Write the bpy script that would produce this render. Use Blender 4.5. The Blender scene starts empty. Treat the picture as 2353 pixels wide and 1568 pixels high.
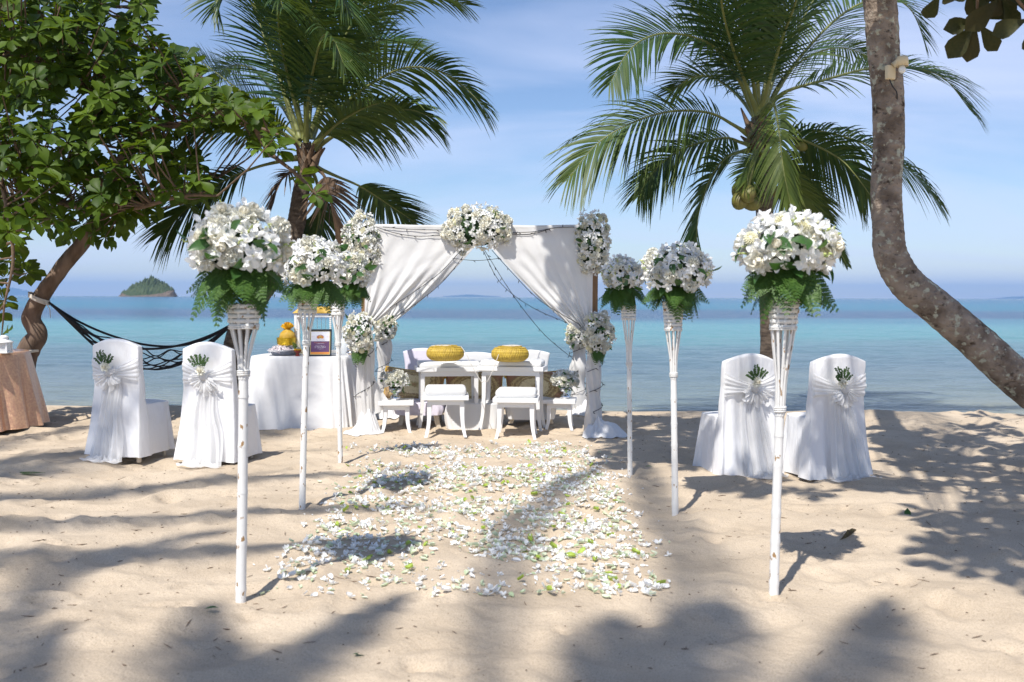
import bpy, bmesh, math, random
import numpy as np
from mathutils import Vector, Matrix, noise as mnoise

SC = bpy.context.scene
COL = SC.collection
R = math.radians
rnd = random.Random(7)

# ---------------------------------------------------------------- camera
CAM_H = 1.4
FOC = 35.0 / 36.0 * 2353.0          # focal length in units of a 2353 px wide picture
PITCH = math.atan(101.25 / FOC)
ROLL = 7.5 / 2353.0
cam_d = bpy.data.cameras.new('camera')
cam_d.lens = 35.0
cam_d.sensor_width = 36.0
cam_d.clip_start = 0.05
cam_d.clip_end = 80000.0
cam_d.dof.use_dof = True
cam_d.dof.focus_distance = 8.6
cam_d.dof.aperture_fstop = 3.2
cam = bpy.data.objects.new('camera', cam_d)
COL.objects.link(cam)
RM = Matrix.Rotation(R(90) - PITCH, 3, 'X') @ Matrix.Rotation(ROLL, 3, 'Z')
cam.matrix_world = Matrix.Translation((0, 0, CAM_H)) @ RM.to_4x4()
SC.camera = cam

# ---------------------------------------------------------------- sky, sun, exposure
SH = Vector((0.296, 0.617, 0.0))    # shadow offset on the ground per metre of height
SUN_DIR = Vector((SH.x, SH.y, -1.0)).normalized()
SUN_EL = math.asin(-SUN_DIR.z)
SUN_AZ = math.atan2(-SUN_DIR.x, -SUN_DIR.y)      # from +Y towards +X
world = bpy.data.worlds.new('World')
SC.world = world
world.use_nodes = True
nt = world.node_tree
nt.nodes.clear()
w_out = nt.nodes.new('ShaderNodeOutputWorld')
w_bg = nt.nodes.new('ShaderNodeBackground')
w_bg.inputs['Strength'].default_value = 0.096
sky = nt.nodes.new('ShaderNodeTexSky')
sky.sky_type = 'NISHITA'
sky.sun_disc = False
sky.sun_elevation = SUN_EL
sky.sun_rotation = SUN_AZ
sky.altitude = 0.0
sky.air_density = 1.0
sky.dust_density = 0.05
sky.ozone_density = 5.0
# thin cirrus veil, laid out in the direction of view of the sky itself
tc = nt.nodes.new('ShaderNodeTexCoord')
sep = nt.nodes.new('ShaderNodeSeparateXYZ')
nt.links.new(tc.outputs['Generated'], sep.inputs[0])
mz = nt.nodes.new('ShaderNodeMath'); mz.operation = 'ADD'; mz.inputs[1].default_value = 0.22
nt.links.new(sep.outputs['Z'], mz.inputs[0])
dx = nt.nodes.new('ShaderNodeMath'); dx.operation = 'DIVIDE'
dy = nt.nodes.new('ShaderNodeMath'); dy.operation = 'DIVIDE'
nt.links.new(sep.outputs['X'], dx.inputs[0]); nt.links.new(mz.outputs[0], dx.inputs[1])
nt.links.new(sep.outputs['Y'], dy.inputs[0]); nt.links.new(mz.outputs[0], dy.inputs[1])
cmb = nt.nodes.new('ShaderNodeCombineXYZ')
nt.links.new(dx.outputs[0], cmb.inputs[0]); nt.links.new(dy.outputs[0], cmb.inputs[1])
mp = nt.nodes.new('ShaderNodeMapping')
mp.inputs['Scale'].default_value = (0.55, 1.5, 1.0)
mp.inputs['Rotation'].default_value = (0, 0, R(-14))
nt.links.new(cmb.outputs[0], mp.inputs[0])
cn = nt.nodes.new('ShaderNodeTexNoise')
cn.inputs['Scale'].default_value = 1.1; cn.inputs['Detail'].default_value = 8.0
cn.inputs['Roughness'].default_value = 0.52; cn.inputs['Distortion'].default_value = 0.6
nt.links.new(mp.outputs[0], cn.inputs[0])
cr = nt.nodes.new('ShaderNodeValToRGB')
cr.color_ramp.elements[0].position = 0.40; cr.color_ramp.elements[0].color = (0, 0, 0, 1)
cr.color_ramp.elements[1].position = 0.74; cr.color_ramp.elements[1].color = (0.8, 0.8, 0.8, 1)
nt.links.new(cn.outputs[0], cr.inputs[0])
mx = nt.nodes.new('ShaderNodeMix'); mx.data_type = 'RGBA'
nt.links.new(cr.outputs[0], mx.inputs[0])
nt.links.new(sky.outputs[0], mx.inputs[6])
mx.inputs[7].default_value = (6.0, 6.9, 8.6, 1)
mt = nt.nodes.new('ShaderNodeMix'); mt.data_type = 'RGBA'; mt.blend_type = 'MULTIPLY'; mt.inputs[0].default_value = 1.0
nt.links.new(mx.outputs[2], mt.inputs[6]); mt.inputs[7].default_value = (1.02, 0.98, 1.03, 1)
nt.links.new(mt.outputs[2], w_bg.inputs[0])
nt.links.new(w_bg.outputs[0], w_out.inputs[0])

sun_d = bpy.data.lights.new('sun', 'SUN')
sun_d.energy = 4.2
sun_d.angle = R(0.53)
sun_d.color = (1.0, 0.955, 0.89)
sun = bpy.data.objects.new('sun', sun_d)
COL.objects.link(sun)
sun.rotation_euler = SUN_DIR.to_track_quat('-Z', 'Y').to_euler()
sun.location = (-8, -12, 24)

SC.view_settings.view_transform = 'Standard'
SC.view_settings.look = 'None'
SC.view_settings.gamma = 1.0
SC.view_settings.exposure = 0.48
SC.view_settings.use_curve_mapping = False
SC.render.engine = 'CYCLES'
SC.cycles.max_bounces = 8
SC.cycles.transparent_max_bounces = 24
SC.cycles.volume_bounces = 0
SC.cycles.use_denoising = True

# ---------------------------------------------------------------- picture <-> place
def pdir(u, v):
    return RM @ Vector(((u - 1176.5) / FOC, -(v - 784.0) / FOC, -1.0))
def pt(u, v, D):
    """point seen at (u, v) that lies D metres ahead of the camera"""
    d = pdir(u, v)
    return Vector((0, 0, CAM_H)) + d * (D / d.y)
def gr(u, v, z=0.0):
    d = pdir(u, v)
    return Vector((0, 0, CAM_H)) + d * ((z - CAM_H) / d.z)

# ---------------------------------------------------------------- noise
def _hash(xi, yi, seed):
    h = (xi.astype(np.int64) * 374761393 + yi.astype(np.int64) * 668265263 + seed * 1442695041) & 0xFFFFFFFF
    h = ((h ^ (h >> 13)) * 1274126177) & 0xFFFFFFFF
    h = h ^ (h >> 16)
    return (h & 0xFFFF) / 65535.0
def _h1(xi, yi, seed):
    h = (xi * 374761393 + yi * 668265263 + seed * 1442695041) & 0xFFFFFFFF
    h = ((h ^ (h >> 13)) * 1274126177) & 0xFFFFFFFF
    return ((h ^ (h >> 16)) & 0xFFFF) / 65535.0
def vn(x, y, seed=0):
    if not isinstance(x, np.ndarray) and not isinstance(y, np.ndarray):
        x = float(x); y = float(y)
        xi = math.floor(x); yi = math.floor(y); fx = x - xi; fy = y - yi
        fx = fx * fx * fx * (fx * (fx * 6 - 15) + 10); fy = fy * fy * fy * (fy * (fy * 6 - 15) + 10)
        return (_h1(xi, yi, seed) * (1 - fx) + _h1(xi + 1, yi, seed) * fx) * (1 - fy) + (_h1(xi, yi + 1, seed) * (1 - fx) + _h1(xi + 1, yi + 1, seed) * fx) * fy - 0.5
    x = np.asarray(x, float); y = np.asarray(y, float)
    xi = np.floor(x); yi = np.floor(y)
    fx = x - xi; fy = y - yi
    fx = fx * fx * fx * (fx * (fx * 6 - 15) + 10); fy = fy * fy * fy * (fy * (fy * 6 - 15) + 10)
    a = _hash(xi, yi, seed); b = _hash(xi + 1, yi, seed); c = _hash(xi, yi + 1, seed); d = _hash(xi + 1, yi + 1, seed)
    return (a * (1 - fx) + b * fx) * (1 - fy) + (c * (1 - fx) + d * fx) * fy - 0.5
_dr = np.random.RandomState(5)
DIMP = np.stack([_dr.uniform(-7, 7, 1500), _dr.uniform(1.5, 12.0, 1500), _dr.uniform(0.06, 0.15, 1500),
                 _dr.uniform(0.008, 0.026, 1500), _dr.uniform(0, 3.14, 1500)], 1)
def edge_y(x):
    return 12.15 + 0.10 * np.clip(-np.asarray(x, float) - 1.5, 0, 6) - 0.06 * np.clip(np.asarray(x, float) - 1.0, 0, 6) \
        + 0.25 * vn(np.asarray(x, float) * 0.7, np.zeros_like(np.asarray(x, float)), 31)
def hgt(x, y, dimples=True):
    x = np.atleast_1d(np.asarray(x, float)); y = np.atleast_1d(np.asarray(y, float))
    z = 0.035 * vn(x * 0.8, y * 0.9, 1) + 0.036 * vn(x * 1.9 + 5, y * 2.6, 2) + 0.021 * vn(x * 4.1, y * 5.0, 3) \
        + 0.010 * vn(x * 9, y * 10, 4)
    r = vn(x * 1.4 + 3, y * 2.2 + 1, 9)
    z = z + 0.022 * (1 - np.abs(r) * 4)*(np.abs(r) < .25)
    z = z * np.clip((12.6 - y) / 1.0, 0.15, 1.0)
    if dimples:
        for cx, cy, rr, dep, an in DIMP:
            m = (np.abs(x - cx) < 3.2 * rr) & (np.abs(y - cy) < 3.2 * rr)
            if not m.any():
                continue
            ux = x[m] - cx; uy = y[m] - cy
            c, s = math.cos(an), math.sin(an)
            q = ((ux * c + uy * s) / rr) ** 2 + ((-ux * s + uy * c) / (rr * 0.55)) ** 2
            z[m] += -dep * np.exp(-q * 1.2) + dep * 0.55 * np.exp(-(np.sqrt(q) - 1.45) ** 2 * 4)
    e = edge_y(x)
    t = np.clip((y - e) / 2.4, 0, 40)
    z = z - 0.36 * np.minimum(t, 1) ** 1.3 - 0.12 * np.clip(t - 1, 0, 40)
    lip = np.exp(-((y - e + 0.35) / 0.5) ** 2)
    return z + 0.03 * lip
_HX = np.arange(-7.5, 7.5, 0.025); _HY = np.arange(1.5, 14.5, 0.025)
_HG = hgt(*[a.ravel() for a in np.meshgrid(_HX, _HY)]).reshape(len(_HY), len(_HX))
def hz(x, y):
    if not (-7.4 < x < 7.4 and 1.6 < y < 14.3): return float(hgt(x, y)[0])
    a = (x + 7.5) / 0.025; b = (y - 1.5) / 0.025
    i = int(a); j = int(b); a -= i; b -= j
    return float((_HG[j, i] * (1 - a) + _HG[j, i + 1] * a) * (1 - b) + (_HG[j + 1, i] * (1 - a) + _HG[j + 1, i + 1] * a) * b)
def ground(u, v):
    """the sand point seen at (u, v)"""
    p = gr(u, v, 0.0)
    for _ in range(3):
        p = gr(u, v, hz(p.x, p.y))
    p.z = hz(p.x, p.y)
    return p

# ---------------------------------------------------------------- mesh collecting
class MB:
    def __init__(s):
        s.v = []; s.f = []; s.t = []; s.uv = None
    def grid(s, P, cu=False, cv=False, tint=None):
        """P: array (n, m, 3); cu / cv close the strip along the first / second axis"""
        P = np.asarray(P, float)
        n, m = P.shape[:2]
        b = len(s.v)
        s.v.extend(map(tuple, P.reshape(-1, 3)))
        for i in range(n if cu else n - 1):
            i2 = (i + 1) % n
            for j in range(m if cv else m - 1):
                j2 = (j + 1) % m
                s.f.append((b + i * m + j, b + i2 * m + j, b + i2 * m + j2, b + i * m + j2))
                if tint is not None: s.t.append(tint)
        return b
    def poly(s, pts, tint=None):
        b = len(s.v)
        s.v.extend(tuple(p) for p in pts)
        s.f.append(tuple(range(b, b + len(pts))))
        if tint is not None: s.t.append(tint)
    def tube(s, pts, rad, n=8, cap=True, wob=None):
        pts = [Vector(p) for p in pts]
        m = len(pts)
        if not hasattr(rad, '__len__'): rad = [rad] * m
        rows = []
        ref = None
        for i, p in enumerate(pts):
            t = (pts[min(i + 1, m - 1)] - pts[max(i - 1, 0)]).normalized()
            if ref is None:
                ref = Vector((0, 0, 1)) if abs(t.z) < 0.9 else Vector((1, 0, 0))
            a = (ref - t * ref.dot(t)).normalized()
            ref = a
            c = t.cross(a)
            row = []
            for k in range(n):
                th = 2 * math.pi * k / n
                r = rad[i] if wob is None else rad[i] * wob(i / (m - 1), th, p)
                row.append(p + a * (math.cos(th) * r) + c * (math.sin(th) * r))
            rows.append(row)
        b = s.grid(np.array(rows), cv=True)
        if cap:
            s.f.append(tuple(b + k for k in range(n))[::-1])
            s.f.append(tuple(b + (m - 1) * n + k for k in range(n)))
            if s.t: s.t += [s.t[-1]] * 2
        return b
    def lathe(s, prof, n=24, c=(0, 0, 0), wob=None):
        rows = []
        for r, z in prof:
            rows.append([(c[0] + max(r, 1e-4) * (wob(2 * math.pi * k / n, z) if wob else 1) * math.cos(2 * math.pi * k / n),
                          c[1] + max(r, 1e-4) * (wob(2 * math.pi * k / n, z) if wob else 1) * math.sin(2 * math.pi * k / n), c[2] + z) for k in range(n)])
        return s.grid(np.array(rows), cv=True)
    def ball(s, c, rx, ry, rz, n=12, m=8, wob=None):
        rows = []
        for i in range(m + 1):
            ph = math.pi * i / m
            row = []
            for k in range(n):
                th = 2 * math.pi * k / n
                d = Vector((math.sin(ph) * math.cos(th), math.sin(ph) * math.sin(th), math.cos(ph)))
                w = wob(d) if wob else 1.0
                row.append((c[0] + d.x * rx * w, c[1] + d.y * ry * w, c[2] + d.z * rz * w))
            rows.append(row)
        s.grid(np.array(rows), cv=True)
    def box(s, c, d, bev=0.0, rot=0.0, taper=1.0):
        bm = bmesh.new()
        bmesh.ops.create_cube(bm, size=1.0)
        for v in bm.verts:
            k = taper if v.co.z < 0 else 1.0
            v.co = Vector((v.co.x * d[0] * k, v.co.y * d[1] * k, v.co.z * d[2]))
        if bev > 0:
            bmesh.ops.bevel(bm, geom=bm.edges[:], offset=bev, segments=3, affect='EDGES', profile=0.5)
        bm.transform(Matrix.Translation(c) @ Matrix.Rotation(rot, 4, 'Z'))
        s.bm(bm)
    def bm(s, bm):
        b = len(s.v)
        bm.verts.index_update()
        s.v.extend(tuple(v.co) for v in bm.verts)
        s.f.extend(tuple(b + v.index for v in f.verts) for f in bm.faces)
        bm.free()
    def mesh(s, name, mat, org=None, smooth=True):
        me = bpy.data.meshes.new(name)
        vv = np.array(s.v, float)
        if org is not None: vv = vv - np.array(org, float)
        me.from_pydata(vv.tolist(), [], s.f)
        me.materials.append(mat)
        if smooth: me.polygons.foreach_set('use_smooth', [True] * len(me.polygons))
        if s.t and len(s.t) == len(s.f):
            at = me.attributes.new('tint', 'FLOAT', 'FACE')
            at.data.foreach_set('value', np.array(s.t, np.float32))
        me.update()
        return me
    def build(s, name, mat, parent=None, org=None, smooth=True):
        return link(name, s.mesh(name, mat, org, smooth), parent)

def link(name, data, parent=None):
    o = bpy.data.objects.new(name, data)
    COL.objects.link(o)
    if parent is not None: o.parent = parent
    return o
def tag(o, label, cat, group=None):
    o['label'] = label; o['category'] = cat
    if group: o['group'] = group
    return o
def thing(name, loc, label, cat, rz=0.0, group=None, scale=1.0):
    o = link(name, None)
    o.empty_display_size = 0.1
    o.location = loc; o.rotation_euler = (0, 0, rz); o.scale = (scale,) * 3
    return tag(o, label, cat, group)
def kids(o): return [c for c in bpy.data.objects if c.parent == o]
def struct(o): o['kind'] = 'structure'; return o
def cat_curve(P, n):
    """Catmull-Rom through the points, n samples"""
    P = [Vector(p) for p in P]
    P = [P[0] * 2 - P[1]] + P + [P[-1] * 2 - P[-2]]
    k = len(P) - 3
    out = []
    for i in range(n):
        x = i / (n - 1) * k
        j = min(int(x), k - 1); t = x - j
        a, b, c, d = P[j:j + 4]
        out.append(0.5 * ((2 * b) + (c - a) * t + (2 * a - 5 * b + 4 * c - d) * t * t + (3 * b - a - 3 * c + d) * t ** 3))
    return out
def lin(x, xs, ys):
    if x <= xs[0]: return ys[0]
    for k in range(1, len(xs)):
        if x <= xs[k]:
            f = (x - xs[k - 1]) / (xs[k] - xs[k - 1])
            return ys[k - 1] + (ys[k] - ys[k - 1]) * f
    return ys[-1]

# ---------------------------------------------------------------- materials
def mat(name, col, rough=0.6, col2=None, nscale=8.0, ndet=4.0, bump=0.0, bscale=60.0, metal=0.0, spec=0.5,
        transl=0.0, tcol=None, coord='Object', ramp=(0.35, 0.65), tint=None, sheen=0.0, stretch=None, transp=0.0, bdist=0.01):
    m = bpy.data.materials.new(name)
    m.use_nodes = True
    n = m.node_tree.nodes; l = m.node_tree.links
    b = n['Principled BSDF']
    out = n['Material Output']
    b.inputs['Roughness'].default_value = rough
    b.inputs['Metallic'].default_value = metal
    b.inputs['Specular IOR Level'].default_value = spec
    if sheen: b.inputs['Sheen Weight'].default_value = sheen
    b.inputs['Base Color'].default_value = (*col, 1)
    tcn = n.new('ShaderNodeTexCoord')
    vec = tcn.outputs[coord]
    if stretch:
        mpp = n.new('ShaderNodeMapping'); mpp.inputs['Scale'].default_value = stretch
        l.new(vec, mpp.inputs[0]); vec = mpp.outputs[0]
    csock = None
    if col2 is not None:
        nz = n.new('ShaderNodeTexNoise'); nz.inputs['Scale'].default_value = nscale; nz.inputs['Detail'].default_value = ndet
        l.new(vec, nz.inputs[0])
        rp = n.new('ShaderNodeValToRGB')
        rp.color_ramp.elements[0].position = ramp[0]; rp.color_ramp.elements[0].color = (*col, 1)
        rp.color_ramp.elements[1].position = ramp[1]; rp.color_ramp.elements[1].color = (*col2, 1)
        l.new(nz.outputs[0], rp.inputs[0])
        csock = rp.outputs[0]
    if tint is not None:
        at = n.new('ShaderNodeAttribute'); at.attribute_name = 'tint'
        mxx = n.new('ShaderNodeMix'); mxx.data_type = 'RGBA'
        l.new(at.outputs['Fac'], mxx.inputs[0])
        if csock: l.new(csock, mxx.inputs[6])
        else: mxx.inputs[6].default_value = (*col, 1)
        mxx.inputs[7].default_value = (*tint, 1)
        csock = mxx.outputs[2]
    if csock: l.new(csock, b.inputs['Base Color'])
    if bump:
        nb = n.new('ShaderNodeTexNoise'); nb.inputs['Scale'].default_value = bscale; nb.inputs['Detail'].default_value = 6
        l.new(vec, nb.inputs[0])
        bp = n.new('ShaderNodeBump'); bp.inputs['Strength'].default_value = bump; bp.inputs['Distance'].default_value = bdist
        l.new(nb.outputs[0], bp.inputs['Height'])
        l.new(bp.outputs[0], b.inputs['Normal'])
    sh = b.outputs[0]
    if transl > 0:
        tr = n.new('ShaderNodeBsdfTranslucent')
        if tcol: tr.inputs[0].default_value = (*tcol, 1)
        elif csock: l.new(csock, tr.inputs[0])
        else: tr.inputs[0].default_value = (*col, 1)
        ms = n.new('ShaderNodeMixShader'); ms.inputs[0].default_value = transl
        l.new(sh, ms.inputs[1]); l.new(tr.outputs[0], ms.inputs[2]); sh = ms.outputs[0]
    if transp > 0:
        tp = n.new('ShaderNodeBsdfTransparent')
        ms = n.new('ShaderNodeMixShader'); ms.inputs[0].default_value = transp
        l.new(sh, ms.inputs[1]); l.new(tp.outputs[0], ms.inputs[2]); sh = ms.outputs[0]
    l.new(sh, out.inputs[0])
    return m

# ================================================================= materials
def sand_material():
    m = mat('sand', (0.565, 0.468, 0.352), 0.95, (0.475, 0.388, 0.287), nscale=1.7, ndet=5, spec=0.15)
    n = m.node_tree.nodes; l = m.node_tree.links
    b = n['Principled BSDF']
    tcn = n.new('ShaderNodeTexCoord')
    src = b.inputs['Base Color'].links[0].from_socket
    g = n.new('ShaderNodeTexNoise'); g.inputs['Scale'].default_value = 160; g.inputs['Detail'].default_value = 3
    l.new(tcn.outputs['Object'], g.inputs[0])
    gr_ = n.new('ShaderNodeValToRGB')
    gr_.color_ramp.elements[0].position = 0.30; gr_.color_ramp.elements[0].color = (0.78, 0.76, 0.74, 1)
    gr_.color_ramp.elements[1].position = 0.55; gr_.color_ramp.elements[1].color = (1.04, 1.04, 1.04, 1)
    l.new(g.outputs[0], gr_.inputs[0])
    mm = n.new('ShaderNodeMix'); mm.data_type = 'RGBA'; mm.blend_type = 'MULTIPLY'; mm.inputs[0].default_value = 1.0
    l.new(src, mm.inputs[6]); l.new(gr_.outputs[0], mm.inputs[7])
    # sparse dark grit
    v = n.new('ShaderNodeTexVoronoi'); v.inputs['Scale'].default_value = 24
    l.new(tcn.outputs['Object'], v.inputs[0])
    vr = n.new('ShaderNodeValToRGB')
    vr.color_ramp.elements[0].position = 0.05; vr.color_ramp.elements[0].color = (0.35, 0.29, 0.25, 1)
    vr.color_ramp.elements[1].position = 0.10; vr.color_ramp.elements[1].color = (1, 1, 1, 1)
    l.new(v.outputs['Distance'], vr.inputs[0])
    m2 = n.new('ShaderNodeMix'); m2.data_type = 'RGBA'; m2.blend_type = 'MULTIPLY'; m2.inputs[0].default_value = 0.75
    l.new(mm.outputs[2], m2.inputs[6]); l.new(vr.outputs[0], m2.inputs[7])
    # wet sand near the water line
    geo = n.new('ShaderNodeNewGeometry'); sp = n.new('ShaderNodeSeparateXYZ')
    l.new(geo.outputs['Position'], sp.inputs[0])
    mr = n.new('ShaderNodeMapRange'); mr.inputs[1].default_value = -0.16; mr.inputs[2].default_value = -0.24
    l.new(sp.outputs['Z'], mr.inputs[0])
    m3 = n.new('ShaderNodeMix'); m3.data_type = 'RGBA'
    l.new(mr.outputs[0], m3.inputs[0]); l.new(m2.outputs[2], m3.inputs[6]); m3.inputs[7].default_value = (0.26, 0.20, 0.14, 1)
    l.new(m3.outputs[2], b.inputs['Base Color'])
    bp = n.new('ShaderNodeBump'); bp.inputs['Strength'].default_value = 0.75; bp.inputs['Distance'].default_value = 0.016
    nb = n.new('ShaderNodeTexNoise'); nb.inputs['Scale'].default_value = 26; nb.inputs['Detail'].default_value = 9; nb.inputs['Roughness'].default_value = 0.62
    l.new(tcn.outputs['Object'], nb.inputs[0]); l.new(nb.outputs[0], bp.inputs['Height'])
    l.new(bp.outputs[0], b.inputs['Normal'])
    return m

def sea_material():
    m = bpy.data.materials.new('sea_water'); m.use_nodes = True
    n = m.node_tree.nodes; l = m.node_tree.links
    b = n['Principled BSDF']
    geo = n.new('ShaderNodeNewGeometry'); sp = n.new('ShaderNodeSeparateXYZ')
    l.new(geo.outputs['Position'], sp.inputs[0])
    lg = n.new('ShaderNodeMath'); lg.operation = 'LOGARITHM'; lg.inputs[1].default_value = 10
    l.new(sp.outputs['Y'], lg.inputs[0])
    # patchy sea bed: wobble the distance with noise in log space
    dv = n.new('ShaderNodeMath'); dv.operation = 'DIVIDE'
    l.new(sp.outputs['X'], dv.inputs[0]); l.new(sp.outputs['Y'], dv.inputs[1])
    cb = n.new('ShaderNodeCombineXYZ'); l.new(dv.outputs[0], cb.inputs[0]); l.new(lg.outputs[0], cb.inputs[1])
    mp_ = n.new('ShaderNodeMapping'); mp_.inputs['Scale'].default_value = (3.2, 13, 1); l.new(cb.outputs[0], mp_.inputs[0])
    nz = n.new('ShaderNodeTexNoise'); nz.inputs['Scale'].default_value = 1.0; nz.inputs['Detail'].default_value = 5
    l.new(mp_.outputs[0], nz.inputs[0])
    ad = n.new('ShaderNodeMath'); ad.operation = 'MULTIPLY_ADD'; ad.inputs[1].default_value = 0.22
    l.new(nz.outputs[0], ad.inputs[0]); l.new(lg.outputs[0], ad.inputs[2])
    mr = n.new('ShaderNodeMapRange'); mr.inputs[1].default_value = 1.1 + 0.11; mr.inputs[2].default_value = 3.6 + 0.11
    l.new(ad.outputs[0], mr.inputs[0])
    rp = n.new('ShaderNodeValToRGB')
    def P(d): return (math.log10(d) - 1.1) / 2.5
    stops = [(13, (0.26, 0.26, 0.20)), (16, (0.18, 0.22, 0.21)), (24, (0.11, 0.17, 0.20)), (33, (0.10, 0.185, 0.215)),
             (42, (0.09, 0.25, 0.265)), (58, (0.07, 0.25, 0.28)), (70, (0.035, 0.17, 0.235)), (84, (0.007, 0.05, 0.13)),
             (118, (0.008, 0.058, 0.14)), (150, (0.008, 0.13, 0.215)), (240, (0.006, 0.13, 0.225)), (480, (0.006, 0.10, 0.20)), (1600, (0.006, 0.08, 0.175))]
    e = rp.color_ramp.elements
    e[0].position = P(stops[0][0]); e[0].color = (*stops[0][1], 1)
    e[1].position = P(stops[-1][0]); e[1].color = (*stops[-1][1], 1)
    for d, c in stops[1:-1]:
        q = e.new(P(d)); q.color = (*c, 1)
    l.new(mr.outputs[0], rp.inputs[0])
    l.new(rp.outputs[0], b.inputs['Base Color'])
    b.inputs['IOR'].default_value = 1.33
    # unresolved wave slopes mirror less of the low sky the farther out the water lies
    sr = n.new('ShaderNodeMapRange'); sr.inputs[1].default_value = 1.25; sr.inputs[2].default_value = 2.2; sr.inputs[3].default_value = 0.34; sr.inputs[4].default_value = 0.02
    l.new(lg.outputs[0], sr.inputs[0]); l.new(sr.outputs[0], b.inputs['Specular IOR Level'])
    b.inputs['Roughness'].default_value = 0.12
    # ripples: stretched along the shore, world metres
    mpa = n.new('ShaderNodeMapping'); mpa.inputs['Scale'].default_value = (0.9, 2.6, 1); mpa.inputs['Rotation'].default_value = (0, 0, R(8))
    l.new(geo.outputs['Position'], mpa.inputs[0])
    na = n.new('ShaderNodeTexNoise'); na.inputs['Scale'].default_value = 2.3; na.inputs['Detail'].default_value = 5; na.inputs['Roughness'].default_value = 0.6
    l.new(mpa.outputs[0], na.inputs[0])
    bp = n.new('ShaderNodeBump'); bp.inputs['Strength'].default_value = 1.0; bp.inputs['Distance'].default_value = 0.16
    l.new(na.outputs[0], bp.inputs['Height'])
    l.new(bp.outputs[0], b.inputs['Normal'])
    return m

M = {}
M['sand'] = sand_material()
M['sea'] = sea_material()
M['cloth'] = mat('white_cloth', (0.80, 0.80, 0.80), 0.85, spec=0.2, sheen=0.15, transl=0.12, bump=0.25, bscale=14, bdist=0.02)
M['satin'] = mat('white_satin', (0.80, 0.80, 0.81), 0.6, spec=0.25, bump=0.5, bscale=9, bdist=0.03, transl=0.06, stretch=(1.6, 1.6, .5))
M['drape'] = mat('drape_cloth', (0.80, 0.79, 0.77), 0.9, spec=0.1, transl=0.28, bump=0.2, bscale=10, bdist=0.02)
M['lilac_cloth'] = mat('lilac_cloth', (0.70, 0.66, 0.76), 0.85, spec=0.2, bump=0.2, bscale=14, bdist=0.02)
M['tulle'] = mat('tulle', (0.86, 0.86, 0.86), 0.8, spec=0.1, transl=0.30, transp=0.38)
M['tulle_knot'] = mat('tulle_knot', (0.86, 0.86, 0.86), 0.8, spec=0.1, transl=0.3, transp=0.22)
M['petal'] = mat('white_petal', (0.92, 0.92, 0.90), 0.55, spec=0.3, transl=0.26)
M['cream'] = mat('cream_petal', (0.88, 0.84, 0.70), 0.55, spec=0.3, transl=0.15)
M['cream2'] = mat('pale_yellow_petal', (0.82, 0.79, 0.58), 0.6, spec=0.2, transl=0.15)
M['ivory'] = mat('ivory_ruffle', (0.90, 0.89, 0.80), 0.6, spec=0.2, transl=0.15)
M['lip'] = mat('orchid_lip', (0.80, 0.80, 0.52), 0.5, spec=0.3, transl=0.2)
M['bud'] = mat('green_bud', (0.50, 0.60, 0.16), 0.5, spec=0.3, transl=0.2, col2=(0.62, 0.68, 0.32), nscale=30)
M['fern'] = mat('fern_green', (0.04, 0.10, 0.018), 0.5, (0.085, 0.165, 0.03), nscale=20, spec=0.35, transl=0.25, tcol=(0.09, 0.19, 0.02))
M['leafdark'] = mat('dark_leaf', (0.03, 0.085, 0.022), 0.35, (0.055, 0.13, 0.03), nscale=25, spec=0.5, transl=0.2, tcol=(0.10, 0.25, 0.03))
M['sprig'] = mat('sprig_leaf', (0.035, 0.075, 0.025), 0.7, (0.06, 0.11, 0.035), nscale=30, spec=0.15)
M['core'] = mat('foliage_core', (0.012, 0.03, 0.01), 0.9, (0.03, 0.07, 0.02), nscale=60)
M['pale_green'] = mat('pale_green_petal', (0.56, 0.68, 0.42), 0.55, (0.78, 0.82, 0.68), nscale=22, spec=0.3, transl=0.28)
M['green_petal'] = mat('lime_petal', (0.36, 0.50, 0.06), 0.5, (0.50, 0.60, 0.14), nscale=25, spec=0.3, transl=0.28)
M['palm'] = mat('palm_leaflet', (0.022, 0.064, 0.022), 0.46, tint=(0.15, 0.19, 0.03), spec=0.3, transl=0.20, tcol=(0.13, 0.18, 0.02))
M['palmdead'] = mat('dead_palm', (0.16, 0.10, 0.06), 0.8, (0.09, 0.06, 0.04), nscale=15, transl=0.1)
M['rachis'] = mat('palm_rachis', (0.20, 0.22, 0.06), 0.5, (0.14, 0.15, 0.04), nscale=6)
M['almond'] = mat('almond_leaf', (0.032, 0.066, 0.009), 0.5, tint=(0.12, 0.19, 0.016), spec=0.22, transl=0.28, tcol=(0.17, 0.25, 0.012))
M['olive_leaf'] = mat('olive_leaf', (0.028, 0.040, 0.012), 0.5, (0.055, 0.055, 0.018), nscale=14, spec=0.25, transl=0.2, tcol=(0.08, 0.09, 0.012), tint=(0.05, 0.034, 0.014))
M['twig'] = mat('twig', (0.19, 0.125, 0.08), 0.8, (0.11, 0.075, 0.05), nscale=20)
M['bark_almond'] = mat('almond_bark', (0.105, 0.068, 0.045), 0.9, (0.20, 0.14, 0.10), nscale=9, ndet=8, bump=0.8, bscale=26, bdist=0.02, stretch=(1, 1, 0.35))
M['bark_palm'] = mat('palm_bark', (0.075, 0.055, 0.042), 0.9, (0.20, 0.155, 0.115), nscale=11, ndet=8, bump=0.9, bscale=40, bdist=0.02, stretch=(1, 1, 2.5))
M['fibre'] = mat('palm_fibre', (0.11, 0.07, 0.045), 0.95, (0.2, 0.13, 0.08), nscale=40, bump=1.0, bscale=80, stretch=(1, 1, 0.2))
M['coconut'] = mat('coconut', (0.20, 0.20, 0.045), 0.5, (0.14, 0.11, 0.03), nscale=6, ramp=(0.4, 0.75))
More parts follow.
